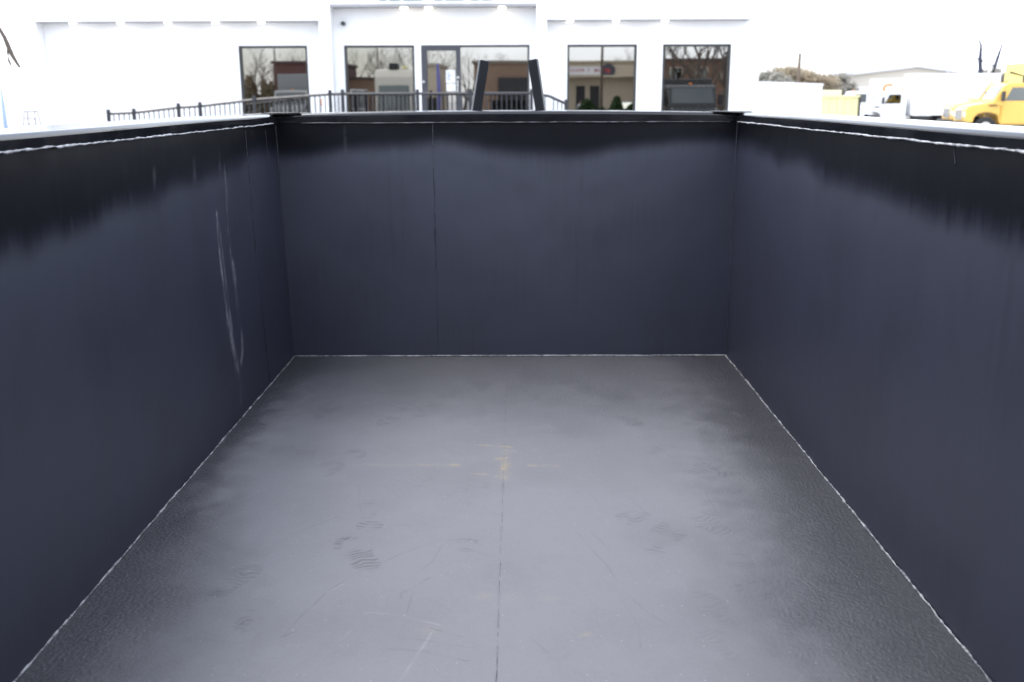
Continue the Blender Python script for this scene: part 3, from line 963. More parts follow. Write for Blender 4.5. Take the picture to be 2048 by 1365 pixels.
def cab_truck(label, loc, rz, paint, body=None, group=None, bodymat=None, logo=False, s=1.0, top=3.55):
    """bonneted medium truck; faces -x, front axle at the origin"""
    t = thing('parked_truck', label, 'truck', loc, rz, group)
    t.scale = (s, s, s)
    w_ = 1.02
    hood = [(-.95, .72), (-.98, 1.30), (-.85, 1.50), (-.3, 1.60), (.29, 1.70), (.62, 1.60), (.62, .72), (.60, .72), (.56, .95), (.42, 1.12), (.15, 1.2), (0, 1.21), (-.15, 1.2), (-.42, 1.12), (-.56, .95), (-.60, .72)]
    MB().prism(hood, -w_+.05, w_-.05, bev=.05).build('hood', paint, t)
    cabp = [(.63, .62), (.63, 1.5), (.25, 1.56), (.25, 1.74), (.68, 2.46), (.88, 2.56), (2.1, 2.58), (2.2, 2.45), (2.2, .62)]
    cab = MB().prism(cabp, -w_, w_, bev=.05).build('cab', paint, t)
    MB().add([(.262, -.90, 1.80), (.262, .90, 1.80), (.640, .86, 2.43), (.640, -.86, 2.43)], [(0, 1, 2, 3)]).build('windshield', M_vglass, t)
    for sd_ in (-1, 1):
        y = sd_*(w_+.004)
        d_ = box('door', paint, t, .70, 1.92, min(y, y+sd_*.02), max(y, y+sd_*.02), .70, 2.44, bev=.008)
        yy = sd_*(w_+.027)
        MB().add([(.74, yy, 1.74), (1.82, yy, 1.74), (1.82, yy, 2.36), (1.02, yy, 2.36)], [(0, 1, 2, 3)]).build('window', M_vglass, d_)
        box('handle', M_plast, d_, 1.70, 1.86, min(yy, yy+sd_*.03), max(yy, yy+sd_*.03), 1.42, 1.47)
        box('mirror', M_plast, t, .52, .66, min(sd_*(w_+.10), sd_*(w_+.32)), max(sd_*(w_+.10), sd_*(w_+.32)), 1.72, 2.18, bev=.03)
        MB().tube([(.60, sd_*(w_-.01), 1.95), (.60, sd_*(w_+.14), 1.95)], .02, 6).build('mirror_arm', M_plast, t)
        box('headlight', M_headl, t, -.99, -.80, min(sd_*.62, sd_*.93), max(sd_*.62, sd_*.93), .98, 1.22, bev=.03)
        wheel(t, 0, sd_*(w_-.18), .50, .28, sd_)
        wheel(t, 4.9, sd_*(w_-.22), .50, .42, sd_)
        box('step_box', M_plast, t, .75, 1.9, min(sd_*.7, sd_*1.0), max(sd_*.7, sd_*1.0), .40, .62, bev=.02)
    for sd_ in (-1, 1):
        box('hood_vent', M_plast, t, .05, .42, min(sd_*.93, sd_*1.045), max(sd_*.93, sd_*1.045), 1.50, 1.55, bev=.01)
    box('bumper', M_chrome if paint is M_truckw else M_plast, t, -1.18, -.93, -1.05, 1.05, .48, .76, bev=.03)
    gr = box('grille', M_chrome, t, -1.02, -.93, -.5, .5, .86, 1.34, bev=.02)
    for k in range(5):
        box('grille_bar', M_plast, gr, -1.034, -1.021, -.45, .45, .92+.085*k, .955+.085*k)
    box('frame_rail', M_plast, t, .6, 7.6, -.42, .42, .55, .72)
    MB().box(1.0, 1.1, -.06, .06, 2.575, 2.66, bev=.01).build('marker_light', M_orange, t)
    if body == 'box':
        bo = box('cargo_box', bodymat, t, 2.55, 8.2, -1.22, 1.22, .95, top, bev=.04)
        if logo:
            ring = []
            n = 20
            for k in range(n+1):
                a = R(50)+R(260)*k/n
                ring.append((3.35+.38*math.cos(a), -1.235, 2.75+.30*math.sin(a)))
            MB().tube(ring, .085, 6).build('emblem', M_orange, bo)
            box('emblem', M_orange, bo, 3.4, 4.45, -1.25, -1.225, 2.42, 2.58)
            box('emblem', M_orange, bo, 4.3, 4.45, -1.25, -1.225, 2.58, 2.8)
    elif body == 'service':
        bo = box('cargo_box', bodymat, t, 2.6, 8.0, -1.2, 1.2, .95, 3.35, bev=.05)
        box('bulkhead', bodymat, t, 2.42, 2.59, -1.18, 1.18, .95, 3.9, bev=.03)
    elif body == 'flat':
        box('flat_deck', bodymat, t, 2.5, 8.0, -1.2, 1.2, .9, 1.1, bev=.02)
        MB().tube([(2.6, 0, 1.0), (2.6, 0, 2.9), (1.9, 0, 3.1)], .06, 8).build('beacon_mast', M_plast, t)
    return t
def gpt(px, py, Y):                       # ground position below a pixel column
    p = at(px, py, Y)
    return Vector((p.x, Y, gz(p.x, Y)))
cab_truck('yellow truck nearest the right edge, its whole hood in view', gpt(1960, 230, 44), R(-7), M_yellow, 'service', 'yellow trucks', M_paley, s=.88)
cab_truck('yellow truck mostly hidden behind the nearer yellow truck', gpt(1934, 222, 47.6), R(-7), M_yellow, 'flat', 'yellow trucks', M_paley, s=.9)
cab_truck('white box truck whose long white box ends behind the yellow trucks', gpt(1738, 225, 56), R(-5), M_truckw, 'box', 'white box trucks', M_boxw, s=.78, top=3.72)
cab_truck('white box truck with orange emblem, cab beside the pale yellow dumpster', gpt(1676, 215, 63), R(-5), M_truckw, 'box', 'white box trucks', M_boxw, logo=True, s=.80, top=3.45)

yb0, yb1 = at(2032, 127, 58), at(2130, 127, 58)
ybt = thing('box_trailer', 'tall pale yellow box trailer rising behind the yellow trucks at right edge', 'trailer', ((yb0.x+yb1.x)/2, 58, gz(40, 58)))
M_yb = plain('bright_yellow_panel', (0.74, 0.60, 0.16), .5, var=.04)
yh, yw_ = yb0.z-gz(40, 58), (yb1.x-yb0.x)/2
box('cargo_box', M_yb, ybt, -yw_, yw_, -1.2, 1.2, .9, yh, bev=.04)
for k in range(6):
    xx = -yw_+.3+(2*yw_-.6)*k/5
    box('rib', M_yb, ybt, xx-.03, xx+.03, -1.23, -1.201, 1.0, yh-.1)
box('frame_rail', M_plast, ybt, -yw_+.2, yw_-.2, -.5, .5, .62, .898)
for sd_ in (-1, 1):
    wheel(ybt, yw_*.4, sd_*.95, .48, .3, sd_)
    wheel(ybt, -yw_*.5, sd_*.95, .48, .3, sd_)

# pale yellow roll-off dumpster
dpos = gpt(1644, 220, 52)
dm = thing('roll_off_dumpster', 'pale yellow ribbed dumpster parked left of the white trucks', 'dumpster', dpos, R(4))
dz = at(1644, 195, 52).z-dpos.z
dl = (at(1700, 220, 52).x-at(1588, 220, 52).x)/2
MB().prism([(-dl, .25), (-dl+.1, dz), (dl-.02, dz), (dl, .25)], -1.1, 1.1).build('body', M_paley, dm)
for k in range(7):
    xx = -dl+.25+(2*dl-.5)*k/6
    box('rib', M_paley, dm, xx-.04, xx+.04, -1.17, -1.102, .3, dz-.08)
box('top_lip', M_paley, dm, -dl+.05, dl+.02, -1.19, -1.0, dz+.002, dz+.09)
box('skid', M_plast, dm, -dl+.2, dl-.2, -.6, .6, 0, .248)
box('rear_post', M_plast, dm, dl+.001, dl+.09, -1.15, 1.15, .25, dz)
d2 = gpt(1640, 215, 60)
d2t = thing('cream_container', 'cream storage container top showing above the pale yellow dumpster', 'container', d2, R(4))
z2 = at(1640, 181, 60).z-d2.z
M_cream = plain('cream_paint', (0.72, 0.68, 0.46), .6, var=.04)
l2 = (at(1664, 215, 60).x-at(1612, 215, 60).x)/2
box('shell', M_cream, d2t, -l2, l2, -1.2, 1.2, .02, z2, bev=.02)
for k in range(8):
    xx = -l2+.15+(2*l2-.3)*k/7
    box('corrugation', M_cream, d2t, xx-.05, xx+.05, -1.24, -1.201, .15, z2-.12)

# ================================================================== FAR RIGHT: WALL, GABLED SHED, POLES
p0, p1 = at(1517, 168, 34), at(1640, 169, 40)
ww = thing('white_yard_wall', 'low white yard wall running right from the office building', 'wall', (0, 0, 0))
dirx = Vector((p1.x-p0.x, 6, 0)).normalized()
nrm = Vector((dirx.y, -dirx.x, 0))*.1
vs = []
for q, zt in ((p0, p0.z), (p1, p1.z)):
    for z in (gz(q.x, q.y)-.1, zt):
        vs += [(q.x+nrm.x, q.y+nrm.y, z), (q.x-nrm.x, q.y-nrm.y, z)]
mesh_obj('wall_panel', vs, [(0, 2, 3, 1), (4, 5, 7, 6), (0, 4, 6, 2), (1, 3, 7, 5), (2, 6, 7, 3), (0, 1, 5, 4)], M_white, ww)
L_ = (p1-p0).length
n_ = 6
for k in range(n_):
    f0, f1 = k/n_, (k+1)/n_
    a, b = p0.lerp(p1, f0+.004), p0.lerp(p1, f1-.004)
    zz = p0.z
    vs = [(q.x+s_*nrm.x*1.5, q.y+s_*nrm.y*1.5, z) for q in (a, b) for z in (zz+.003, zz+.07) for s_ in (1, -1)]
    mesh_obj('coping', vs, [(0, 2, 3, 1), (4, 5, 7, 6), (0, 4, 6, 2), (1, 3, 7, 5), (2, 6, 7, 3), (0, 1, 5, 4)], M_white, ww)

YS = 92
shed = thing('gabled_shed', 'long tan metal shed with low gable roof behind the white trucks', 'building', (0, 0, 0))
e0, pk_, e1 = at(1680, 154, YS), at(1832, 136, YS), at(1968, 155, YS)
gb = gz(40, YS)
M_tanm = plain('tan_metal', (0.56, 0.52, 0.45), .6, var=.05)
M_roofm = plain('pale_roof_metal', (0.55, 0.56, 0.58), .4, var=.05)
MB().prism([(e0.x, gb-.2), (e1.x, gb-.2), (e1.x, e1.z), (pk_.x, pk_.z), (e0.x, e0.z)], YS, YS+30).build('gable_wall', M_tanm, shed)
for q, s_ in ((e0, -1), (e1, 1)):
    ex = q.x+s_*.8
    sl_ = (pk_.z-q.z)/(pk_.x-q.x)
    ez = q.z+sl_*s_*.8
    MB().prism([(ex, ez+.03), (pk_.x-s_*-.004, pk_.z+.03), (pk_.x-s_*-.004, pk_.z+.33), (ex, ez+.33)], YS-.6, YS+30.5).build('roof', M_roofm, shed)
box('ridge_vent', M_tanm, shed, pk_.x-1, pk_.x+1, YS+4, YS+6, pk_.z+.35, pk_.z+.75)
for k in range(4):
    xx = e0.x+3+(e1.x-e0.x-6)*k/3
    box('bay_door', M_boxw, shed, xx-1.4, xx+1.4, YS-.06, YS-.003, gb, gb+2.6)

M_wood = plain('weathered_wood', (0.10, 0.075, 0.055), .9, var=.25)
def upole(px, ytop, Y, r, label, arms=True, mirror=False):
    fn = mir if mirror else at
    p = fn(px, ytop, Y)
    z0 = gz(p.x, Y) if not mirror else 0
    t = thing('utility_pole', label, 'pole', (p.x, Y, z0), 0, 'utility poles')
    h = p.z-z0
    MB().tube([(0, 0, -.2), (0, 0, h*.5), (0, 0, h)], [r, r*.85, r*.7], 10).build('pole', M_wood, t, smooth=True)
    if arms:
        box('cross_arm', M_wood, t, -1.1, 1.1, -r-.06, -r+.04, h-.75, h-.62)
        for k in (-1, -.45, .45, 1):
            MB().cyl((k, -r, h-.56), (0, 0, 1), .04, .12, 8).build('insulator', M_greyp, t)
    return t
upole(1600, 107, 74, .15, 'dark utility pole rising through the autumn trees right of the office', False)
upole(1836, 112, 110, .12, 'thin pale pole above the ridge of the tan shed', False)
lp = at(1898, 128, 85)
lt = thing('lot_light', 'small curved lamp post above the right slope of the tan shed', 'lamp post', (lp.x, 85, gz(lp.x, 85)))
lh = lp.z-gz(lp.x, 85)
MB().tube([(0, 0, 0), (0, 0, lh-.4), (.15, 0, lh-.08), (.5, 0, lh)], [.09, .07, .06, .05], 8).build('mast', M_greyp, lt)
MB().box(.4, 1.0, -.16, .16, lh-.08, lh+.08, bev=.04).build('lamp_head', M_greyp, lt)

# ================================================================== TREES
M_bark = plain('bark', (0.075, 0.060, 0.048), .9, var=.35, scale=10)
M_barkb = plain('grey_bark', (0.085, 0.068, 0.055), .9, var=.3, scale=10)
def leaf_mat(name, a, b):
    m, t, bs = nodes_of(name)
    oi = noise(t, .45, 4, .6)
    fi = noise(t, 5, 3, .6)
    col = mixrgb(t, maprange(t, oi, .35, .65), a, b)
    col = mixrgb(t, math_(t, 'MULTIPLY', fi, .4), col, (a[0]*.5, a[1]*.5, a[2]*.5))
    t.links.new(col, bs.inputs['Base Color'])
    bs.inputs['Roughness'].default_value = .8
    return m
M_leafa = leaf_mat('autumn_leaves', (0.30, 0.235, 0.155), (0.25, 0.225, 0.15))
M_leafg = leaf_mat('grey_green_leaves', (0.24, 0.23, 0.19), (0.20, 0.19, 0.165))
M_hedge = leaf_mat('hedge_leaves', (0.025, 0.06, 0.015), (0.035, 0.075, 0.02))
def branch(mb, p, d, ln, r, depth, rr, tips, spread=.55, sides=5):
    n = 4
    pts, rad = [p], [r]
    for i in range(n):
        d = (d+Vector((rr.uniform(-1, 1), rr.uniform(-1, 1), rr.uniform(-.5, .8)))*.16).normalized()
        p = p+d*ln/n
        pts.append(p)
        rad.append(max(.006, r*(1-.45*(i+1)/n)))
    mb.tube(pts, rad, sides if depth > 2 else 4 if depth > 1 else 3, cap=False)
    if depth == 0:
        tips.append(p)
        return
    for k in range(rr.choice((2, 3, 3, 4)) if depth > 1 else rr.choice((2, 3, 4))):
        j = rr.randint(2, n) if k else n
        q = pts[j]
        nd = (d+Vector((rr.uniform(-1, 1), rr.uniform(-1, 1), rr.uniform(-.35, .7)))*spread*1.5).normalized()
        branch(mb, q, nd, ln*rr.uniform(.55, .8), rad[j]*.7, depth-1, rr, tips, spread, sides)
def tree(name, label, loc, h, seed, depth=5, leaf=None, nleaf=0, ls=.25, group=None, wide=.55, bark=None, trunk_frac=.32):
    t = thing(name, label, 'tree', loc, 0, group)
    rr = random.Random(seed)
    r = h*.018+.03
    tr = MB()
    lt_ = h*trunk_frac
    pts = [Vector((0, 0, -.3)), Vector((rr.uniform(-.1, .1), rr.uniform(-.1, .1), lt_*.5)), Vector((rr.uniform(-.2, .2), rr.uniform(-.2, .2), lt_))]
    tr.tube(pts, [r*1.25, r, r*.85], 8)
    tr.build('trunk', bark or M_bark, t, smooth=True)
    cr = MB()
    tips = []
    for k in range(4):
        a = k*1.57+rr.uniform(-.4, .4)
        nd = Vector((math.cos(a)*wide, math.sin(a)*wide, rr.uniform(.7, 1.1))).normalized()
        branch(cr, pts[2], nd, h*.25, r*.6, depth-1, rr, tips, wide)
    branches = cr.build('branches', bark or M_bark, t)
    if leaf:
        vs, fs = [], []
        for i in range(nleaf):
            c = rr.choice(tips)+Vector((rr.gauss(0, 1), rr.gauss(0, 1), rr.gauss(0, .8)))*h*.065
            u = Vector((rr.uniform(-1, 1), rr.uniform(-1, 1), rr.uniform(-1, 1))).normalized()
            v = u.orthogonal().normalized()
            s_ = ls*rr.uniform(.5, 1.3)
            b_ = len(vs)
            vs += [c-u*s_, c+v*s_*.6, c+u*s_, c-v*s_*.6]
            fs.append((b_, b_+1, b_+2, b_+3))
        mesh_obj('crown', vs, fs, leaf, t)
    return t
def tree_at(px, ytop, Y, seed, label, **kw):
    p = at(px, ytop, Y)
    z0 = gz(p.x, Y)
    return tree(kw.pop('name', 'tree'), label, (p.x, Y, z0), (p.z-z0)/kw.pop('hf', .95), seed, **kw)
tree_at(1547, 146, 80, 3, 'small brown leaved tree beside the right corner of the office', leaf=M_leafg, nleaf=5000, ls=.12, depth=4, group='autumn trees')
tree_at(1572, 133, 84, 4, 'brown autumn tree left of the utility pole', leaf=M_leafa, nleaf=14000, ls=.085, depth=4, group='autumn trees', wide=.7)
tree_at(1600, 131, 88, 5, 'tallest brown autumn tree right behind the utility pole', leaf=M_leafa, nleaf=14000, ls=.085, depth=4, group='autumn trees', wide=.7)
tree_at(1628, 139, 84, 6, 'brown autumn tree right of the utility pole', leaf=M_leafa, nleaf=13000, ls=.085, depth=4, group='autumn trees', wide=.7)
tree_at(1668, 150, 90, 8, 'dark low tree left of the tan shed', leaf=M_leafg, nleaf=4500, ls=.13, depth=4, group='autumn trees')
for i, (px, yt, lb) in enumerate(((1702, 137, 'grey tree leftmost behind the tan shed roof'), (1722, 134, 'grey tree second from left behind the tan shed roof'),
                                  (1752, 135, 'grey tree third from left behind the tan shed roof'), (1782, 133, 'grey tree closest to the peak of the tan shed roof'),
                                  (1948, 140, 'dark tree behind the right end of the tan shed'), (1978, 138, 'dark tree between the two bare stems'),
                                  (2005, 141, 'dark tree behind the tall yellow box'))):
    tree_at(px, yt, 135, 20+i, lb, leaf=M_leafg, nleaf=5000, ls=.2, depth=4, group='far trees', wide=.65)
M_stem = plain('dark_stem', (0.035, 0.04, 0.06), .8)
def stem(pxs, Y, label):
    pts = [at(x, y, Y) for x, y in pxs]
    b0 = Vector((pts[-1].x, Y, gz(pts[-1].x, Y)))
    t = thing('bare_tree', label, 'tree', b0, 0, 'bare trees')
    P = [b0*0]+[p-b0 for p in pts[::-1]]
    n = len(P)
    MB().tube(P, [.15*(1-i/(n+.4))+.035 for i in range(n)], 7).build('trunk', M_stem, t, smooth=True)
    rr = random.Random(len(label))
    mb = MB()
    for k in range(3):
        q = P[2+k % (n-3)]
        d = Vector((rr.uniform(-1, 1), rr.uniform(-1, 1), rr.uniform(.1, 1))).normalized()
        mb.tube([q, q+d*rr.uniform(.5, 1.0), q+d*1.2+Vector((0, 0, .5))], [.03, .02, .008], 4)
    for k in range(4):
        q = P[1].lerp(P[2], .95)
        d = Vector((rr.uniform(-1, 1), rr.uniform(-1, 1), rr.uniform(-.2, .5))).normalized()
        mb.tube([q, q+d*.6, q+d*1.5+Vector((0, 0, .1))], [.03, .02, .008], 4)
    mb.build('branches', M_stem, t)
stem([(1958, 80), (1962, 92), (1961, 105), (1960, 122), (1961, 148)], 70, 'upright bare stem above the cab of the yellow trucks')
stem([(2005, 88), (1999, 105), (1995, 118), (1990, 132), (1985, 150)], 70, 'leaning bare stem left of the tall yellow box')

# left: bare tree with a limb hanging into the frame, post, sawhorse
YT = 19
lp_ = [at(-30, 20, YT), at(0, 60, YT), at(9, 75, YT), at(16, 92, YT), at(25, 112, YT), at(40, 136, YT)]
lp2 = [lp_[3], at(15, 105, YT), at(18, 122, YT), at(24, 134, YT)]
tb = Vector((at(-180, 100, YT).x, YT, gz(-12, YT)))
lt2 = thing('bare_tree', 'bare tree off the left edge with thin limb drooping into view', 'tree', tb, 0, 'bare trees')
MB().tube([(0, 0, -.2), (.05, 0, 1.5), (.1, 0, 3.2), (.15, .1, 4.6)], [.2, .17, .14, .10], 9).build('trunk', M_barkb, lt2, smooth=True)
mb = MB()
l0 = Vector((.1, 0, 3.2))
mb.tube([l0, l0.lerp(lp_[0]-tb, .5)+Vector((0, 0, .35))]+[p-tb for p in lp_], [.06, .05, .042, .038, .040, .046, .042, .026], 6)
mb.tube([p-tb for p in lp2], [.028, .024, .028, .018], 5)
mb.build('drooping_limb', M_barkb, lt2)
mb = MB()
tips = []
rr = random.Random(5)
for k in range(4):
    branch(mb, Vector((.15, .1, 4.5)), Vector((-.6+.1*k, rr.uniform(-.7, .7), .9)).normalized(), 1.3, .06, 3, rr, tips)
mb.build('branches', M_barkb, lt2)

M_paleblue = plain('pale_blue_paint', (0.22, 0.29, 0.42), .5)
q0, q1 = at(2, 178, 40), at(11, 252, 40)
po = thing('pale_blue_post', 'pale blue leaning post at the left edge of the lot', 'post', (q1.x, 40, gz(q1.x, 40)))
bz = gz(q1.x, 40)
MB().tube([(q1.x-q1.x+.1, 0, 0), (0, 0, q1.z-bz), (q0.x-q1.x, 0, q0.z-bz)], [.09, .085, .06], 10).build('shaft', M_paleblue, po, smooth=True)
MB().box(-.12, .30, -.14, .14, 0, .08, bev=.02).build('foot', M_paleblue, po)

M_alu = plain('dull_aluminium', (0.15, 0.16, 0.19), .4, .3)
sp_ = at(65, 252, 50)
s0 = thing('step_stool', 'small grey step stool standing on the pale lot at left', 'stool', (sp_.x, 50, gz(sp_.x, 50)))
hh = at(65, 222, 50).z-gz(sp_.x, 50)
hw = (at(78, 225, 50).x-at(52, 225, 50).x)/2
box('top', M_alu, s0, -hw*.9, hw*.9, -.18, .18, hh-.06, hh, bev=.012)
for sx_ in (-1, 1):
    for sy_ in (-1, 1):
        MB().tube([(sx_*hw*.8, sy_*.15, hh-.05), (sx_*hw*1.0, sy_*.32, 0)], .028, 6).build('leg', M_alu, s0)
for z in (.22, .5):
    box('tread', M_alu, s0, -hw*.9, hw*.9, -.30+z*.15, -.16+z*.15, hh*z*1.1-.02, hh*z*1.1+.02)
MB().tube([(-hw*.85, .2, hh*.75), (hw*.95, .28, hh*.2)], .014, 5).build('brace', M_alu, s0)

# ================================================================== ACROSS THE STREET (seen mirrored in the office glass)
def mbuild(name, label, px0, px1, ytop, Y, depth, wallm, roofm, ground=0.0):
    a, b = mir(px0, ytop, Y), mir(px1, ytop, Y)
    x0_, x1_ = min(a.x, b.x), max(a.x, b.x)
    t = thing(name, label, 'building', (0, 0, 0))
    box('wall', wallm, t, x0_, x1_, Y-depth, Y, ground-.2, a.z-.003)
    box('roof', roofm, t, x0_-.15, x1_+.15, Y-depth-.15, Y+.15, a.z, a.z+.22)
    return t, x0_, x1_, a.z
def brick_mat(name, c1, c2, mortar):
    m, t, b = nodes_of(name)
    br = N(t, 'ShaderNodeTexBrick', Scale=1.0)
    br.inputs['Color1'].default_value = (*c1, 1)
    br.inputs['Color2'].default_value = (*c2, 1)
    br.inputs['Mortar'].default_value = (*mortar, 1)
    br.inputs['Brick Width'].default_value = .24
    br.inputs['Row Height'].default_value = .08
    br.inputs['Mortar Size'].default_value = .01
    oc = N(t, 'ShaderNodeTexCoord').outputs['Object']
    mm = N(t, 'ShaderNodeMapping')
    mm.inputs['Rotation'].default_value = (R(90), 0, 0)
    t.links.new(oc, mm.inputs['Vector'])
    t.links.new(mm.outputs['Vector'], br.inputs['Vector'])
    t.links.new(br.outputs['Color'], b.inputs['Base Color'])
    b.inputs['Roughness'].default_value = .9
    return m
M_brick = brick_mat('brown_brick', (0.26, 0.165, 0.11), (0.22, 0.14, 0.09), (0.24, 0.18, 0.14))
M_brickd = brick_mat('dark_red_brick', (0.13, 0.055, 0.045), (0.11, 0.045, 0.04), (0.11, 0.08, 0.07))
M_stone = plain('beige_stone', (0.55, 0.48, 0.37), .9, var=.12, scale=2)
M_darkopen = plain('dark_opening', (0.02, 0.02, 0.022), .5)
M_redp = plain('red_paint', (0.34, 0.05, 0.06), .5)
t1, xa, xb, zt = mbuild('brick_building', 'plain brown brick building mirrored in the window beside the door', 947, 1110, 128, -28, 14, M_brick, plain('roof_trim', (0.2, 0.17, 0.14), .8))
box('dark_shutter', M_darkopen, t1, mir(1058, 150, -27.9).x-2.4, mir(1058, 150, -27.9).x+.4, -28+.003, -27.8, 0, mir(1040, 156, -28).z)
t2, xa, xb, zt = mbuild('dark_brick_building', 'dark red brick building mirrored in the leftmost office window', 546, 668, 128, -34, 12, M_brickd, plain('roof_trim_dark', (0.08, 0.05, 0.05), .8))
for k in range(3):
    xx = xa+1.2+k*2.6
    wnd = thing_part('window', t2)
    box('frame', M_truckw, wnd, xx, xx+1.4, -33.997, -33.9, 1.2, 2.8)
    box('pane', M_vglass, wnd, xx+.08, xx+1.32, -33.898, -33.88, 1.28, 2.72)
t3, xa, xb, zt = mbuild('stone_shopfront', 'beige stone shop with red sign mirrored in the window right of the door', 1128, 1300, 127, -44, 14, M_stone, plain('roof_trim_beige', (0.36, 0.32, 0.22), .8))
zc0, zc1 = mir(1180, 155, -44).z, mir(1180, 151, -44).z
box('canopy', M_stone, t3, xa-.2, xb+.2, -43.997, -42.8, zc0, zc1)
za, zb = mir(1180, 150, -44).z, mir(1180, 134, -44).z
sg = box('sign_board', M_truckw, t3, mir(1138, 140, -44).x, mir(1204, 140, -44).x, -43.997, -43.85, za, zb)
x_ = mir(1141, 140, -44).x
rr = random.Random(3)
for k in range(12):
    wl_ = rr.uniform(.14, .24)
    if k not in (5, 7):
        MB().box(x_, x_+.06, -43.848, -43.82, za+.25, zb-.12).box(x_+.06, x_+wl_, -43.848, -43.82, za+.25+rr.random()*.25, za+.36+rr.random()*.2).build('sign_letter', M_redp, sg)
    x_ += wl_+.10
ec = mir(1217, 142, -43.8)
em = MB().cyl((ec.x, -43.9, ec.z), (0, 1, 0), .62, .1, 28).build('round_emblem', plain('emblem_dark', (.06, .06, .08), .5), t3)
MB().cyl((ec.x, -43.84, ec.z), (0, 1, 0), .20, .04, 20).build('emblem_core', M_redp, em)
for a_, b_ in ((1152, 1170), (1180, 1199)):
    box('doorway', M_darkopen, t3, mir(a_, 180, -44).x, mir(b_, 180, -44).x, -43.997, -43.93, 0, mir(1180, 172, -44).z)
t4, xa, xb, zt = mbuild('brick_apartments', 'brown brick apartment block mirrored in the rightmost office window', 1318, 1500, 122, -40, 12, brick_mat('rust_brick', (0.20, 0.11, 0.075), (0.17, 0.09, 0.06), (0.18, 0.13, 0.1)), plain('roof_trim2', (0.1, 0.07, 0.06), .8))
for k in range(4):
    for z0_ in (.9, 3.3):
        xx = xa+1.0+k*2.3
        wnd = thing_part('window', t4)
        box('frame', M_tan, wnd, xx, xx+1.1, -39.997, -39.9, z0_, z0_+1.4)
        box('pane', M_vglass, wnd, xx+.07, xx+1.03, -39.898, -39.88, z0_+.07, z0_+1.33)
t5, xa, xb, zt = mbuild('beige_shop', 'small beige shop mirrored in the glass of the office door', 834, 880, 133, -36, 8, M_stone, plain('roof_trim3', (0.4, 0.36, 0.3), .8))
box('doorway', M_darkopen, t5, xa+.8, xa+1.8, -35.997, -35.93, 0, 2.1)
t6, xa, xb, zt = mbuild('rust_brick_house', 'low rust brick house mirrored behind the white motorhome', 640, 760, 160, -40, 9, M_brick, plain('roof_trim4', (0.09, 0.07, 0.06), .8))
for k in range(4):
    wnd = thing_part('window', t6)
    box('frame', M_truckw, wnd, xa+1+k*2, xa+1.9+k*2, -39.997, -39.9, .9, 2.1)
    box('pane', M_vglass, wnd, xa+1.06+k*2, xa+1.84+k*2, -39.898, -39.88, .96, 2.04)

def mpos(px, Y):
    p = mir(px, 200, Y)
    return Vector((p.x, Y, 0))
cab_truck('grey truck facing the office, mirrored in the leftmost window', mpos(578, -9), R(-90), M_greytruck, 'box', 'street trucks', M_greytruck)
M_creamw = plain('cream_white_paint', (0.55, 0.53, 0.46), .4, var=.04)
# white motorhome, nose towards the office
mh = thing('motorhome', 'white motorhome with dark roof pod mirrored in the window left of the door', 'motorhome', mpos(789, -12), R(-90))
zt_ = mir(789, 138, -12).z
MB().prism([(-.1, .55), (-.18, 1.2), (-.02, zt_-.5), (.25, zt_-.1), (.5, zt_), (7.5, zt_), (7.6, .55)], -1.2, 1.2, bev=.09).build('body', M_creamw, mh)
MB().add([(-.215, -1.0, 1.35), (-.215, 1.0, 1.35), (-.06, .95, zt_-1.0), (-.06, -.95, zt_-1.0)], [(0, 1, 2, 3)]).build('windshield', M_vglass, mh)
box('roof_pod', M_darkopen, mh, .3, 1.2, -.35, .25, zt_+.003, zt_+.35, bev=.05)
box('roof_pod', M_paley, mh, .5, 1.2, .45, .8, zt_+.003, zt_+.2, bev=.05)
box('bumper', M_plast, mh, -.36, -.19, -1.15, 1.15, .4, .65, bev=.03)
for sd_ in (-1, 1):
    box('headlight', M_headl, mh, -.24, -.15, min(sd_*.7, sd_*1.0), max(sd_*.7, sd_*1.0), .8, 1.0, bev=.02)
    wheel(mh, 1.2, sd_*1.02, .4, .25, sd_)
    wheel(mh, 5.6, sd_*1.02, .4, .25, sd_)
# dark car
def car(label, loc, rz, paint):
    t = thing('parked_car', label, 'car', loc, rz)
    MB().prism([(-.85, .35), (-.9, .75), (-.75, .95), (.35, 1.08), (.95, 1.65), (1.2, 1.74), (3.1, 1.74), (3.7, 1.15), (3.75, .4)], -.92, .92, bev=.07).build('body', paint, t)
    MB().add([(.33, -.78, 1.10), (.33, .78, 1.10), (.90, .7, 1.64), (.90, -.7, 1.64)], [(0, 1, 2, 3)]).build('windshield', M_vglass, t)
    for sd_ in (-1, 1):
        MB().add([(.75, sd_*.93, 1.12), (3.1, sd_*.93, 1.15), (2.9, sd_*.93, 1.62), (1.1, sd_*.93, 1.62)], [(0, 1, 2, 3)]).build('window', M_vglass, t)
        box('headlight', M_headl, t, -.93, -.8, min(sd_*.5, sd_*.85), max(sd_*.5, sd_*.85), .72, .86, bev=.02)
        wheel(t, 0, sd_*.8, .36, .22, sd_)
        wheel(t, 2.75, sd_*.8, .36, .22, sd_)
    box('bumper', M_plast, t, -.98, -.85, -.9, .9, .38, .55, bev=.03)
    return t
M_carpaint = plain('charcoal_car_paint', (0.03, 0.032, 0.034), .25)
cab_truck('charcoal truck facing the office, mirrored in the rightmost window', mpos(1388, 9), R(-90), M_carpaint, 'box', 'street trucks', M_carpaint, top=2.85)
car('charcoal car mirrored beside the stone shop', mpos(1240, -36), R(-60), M_carpaint)

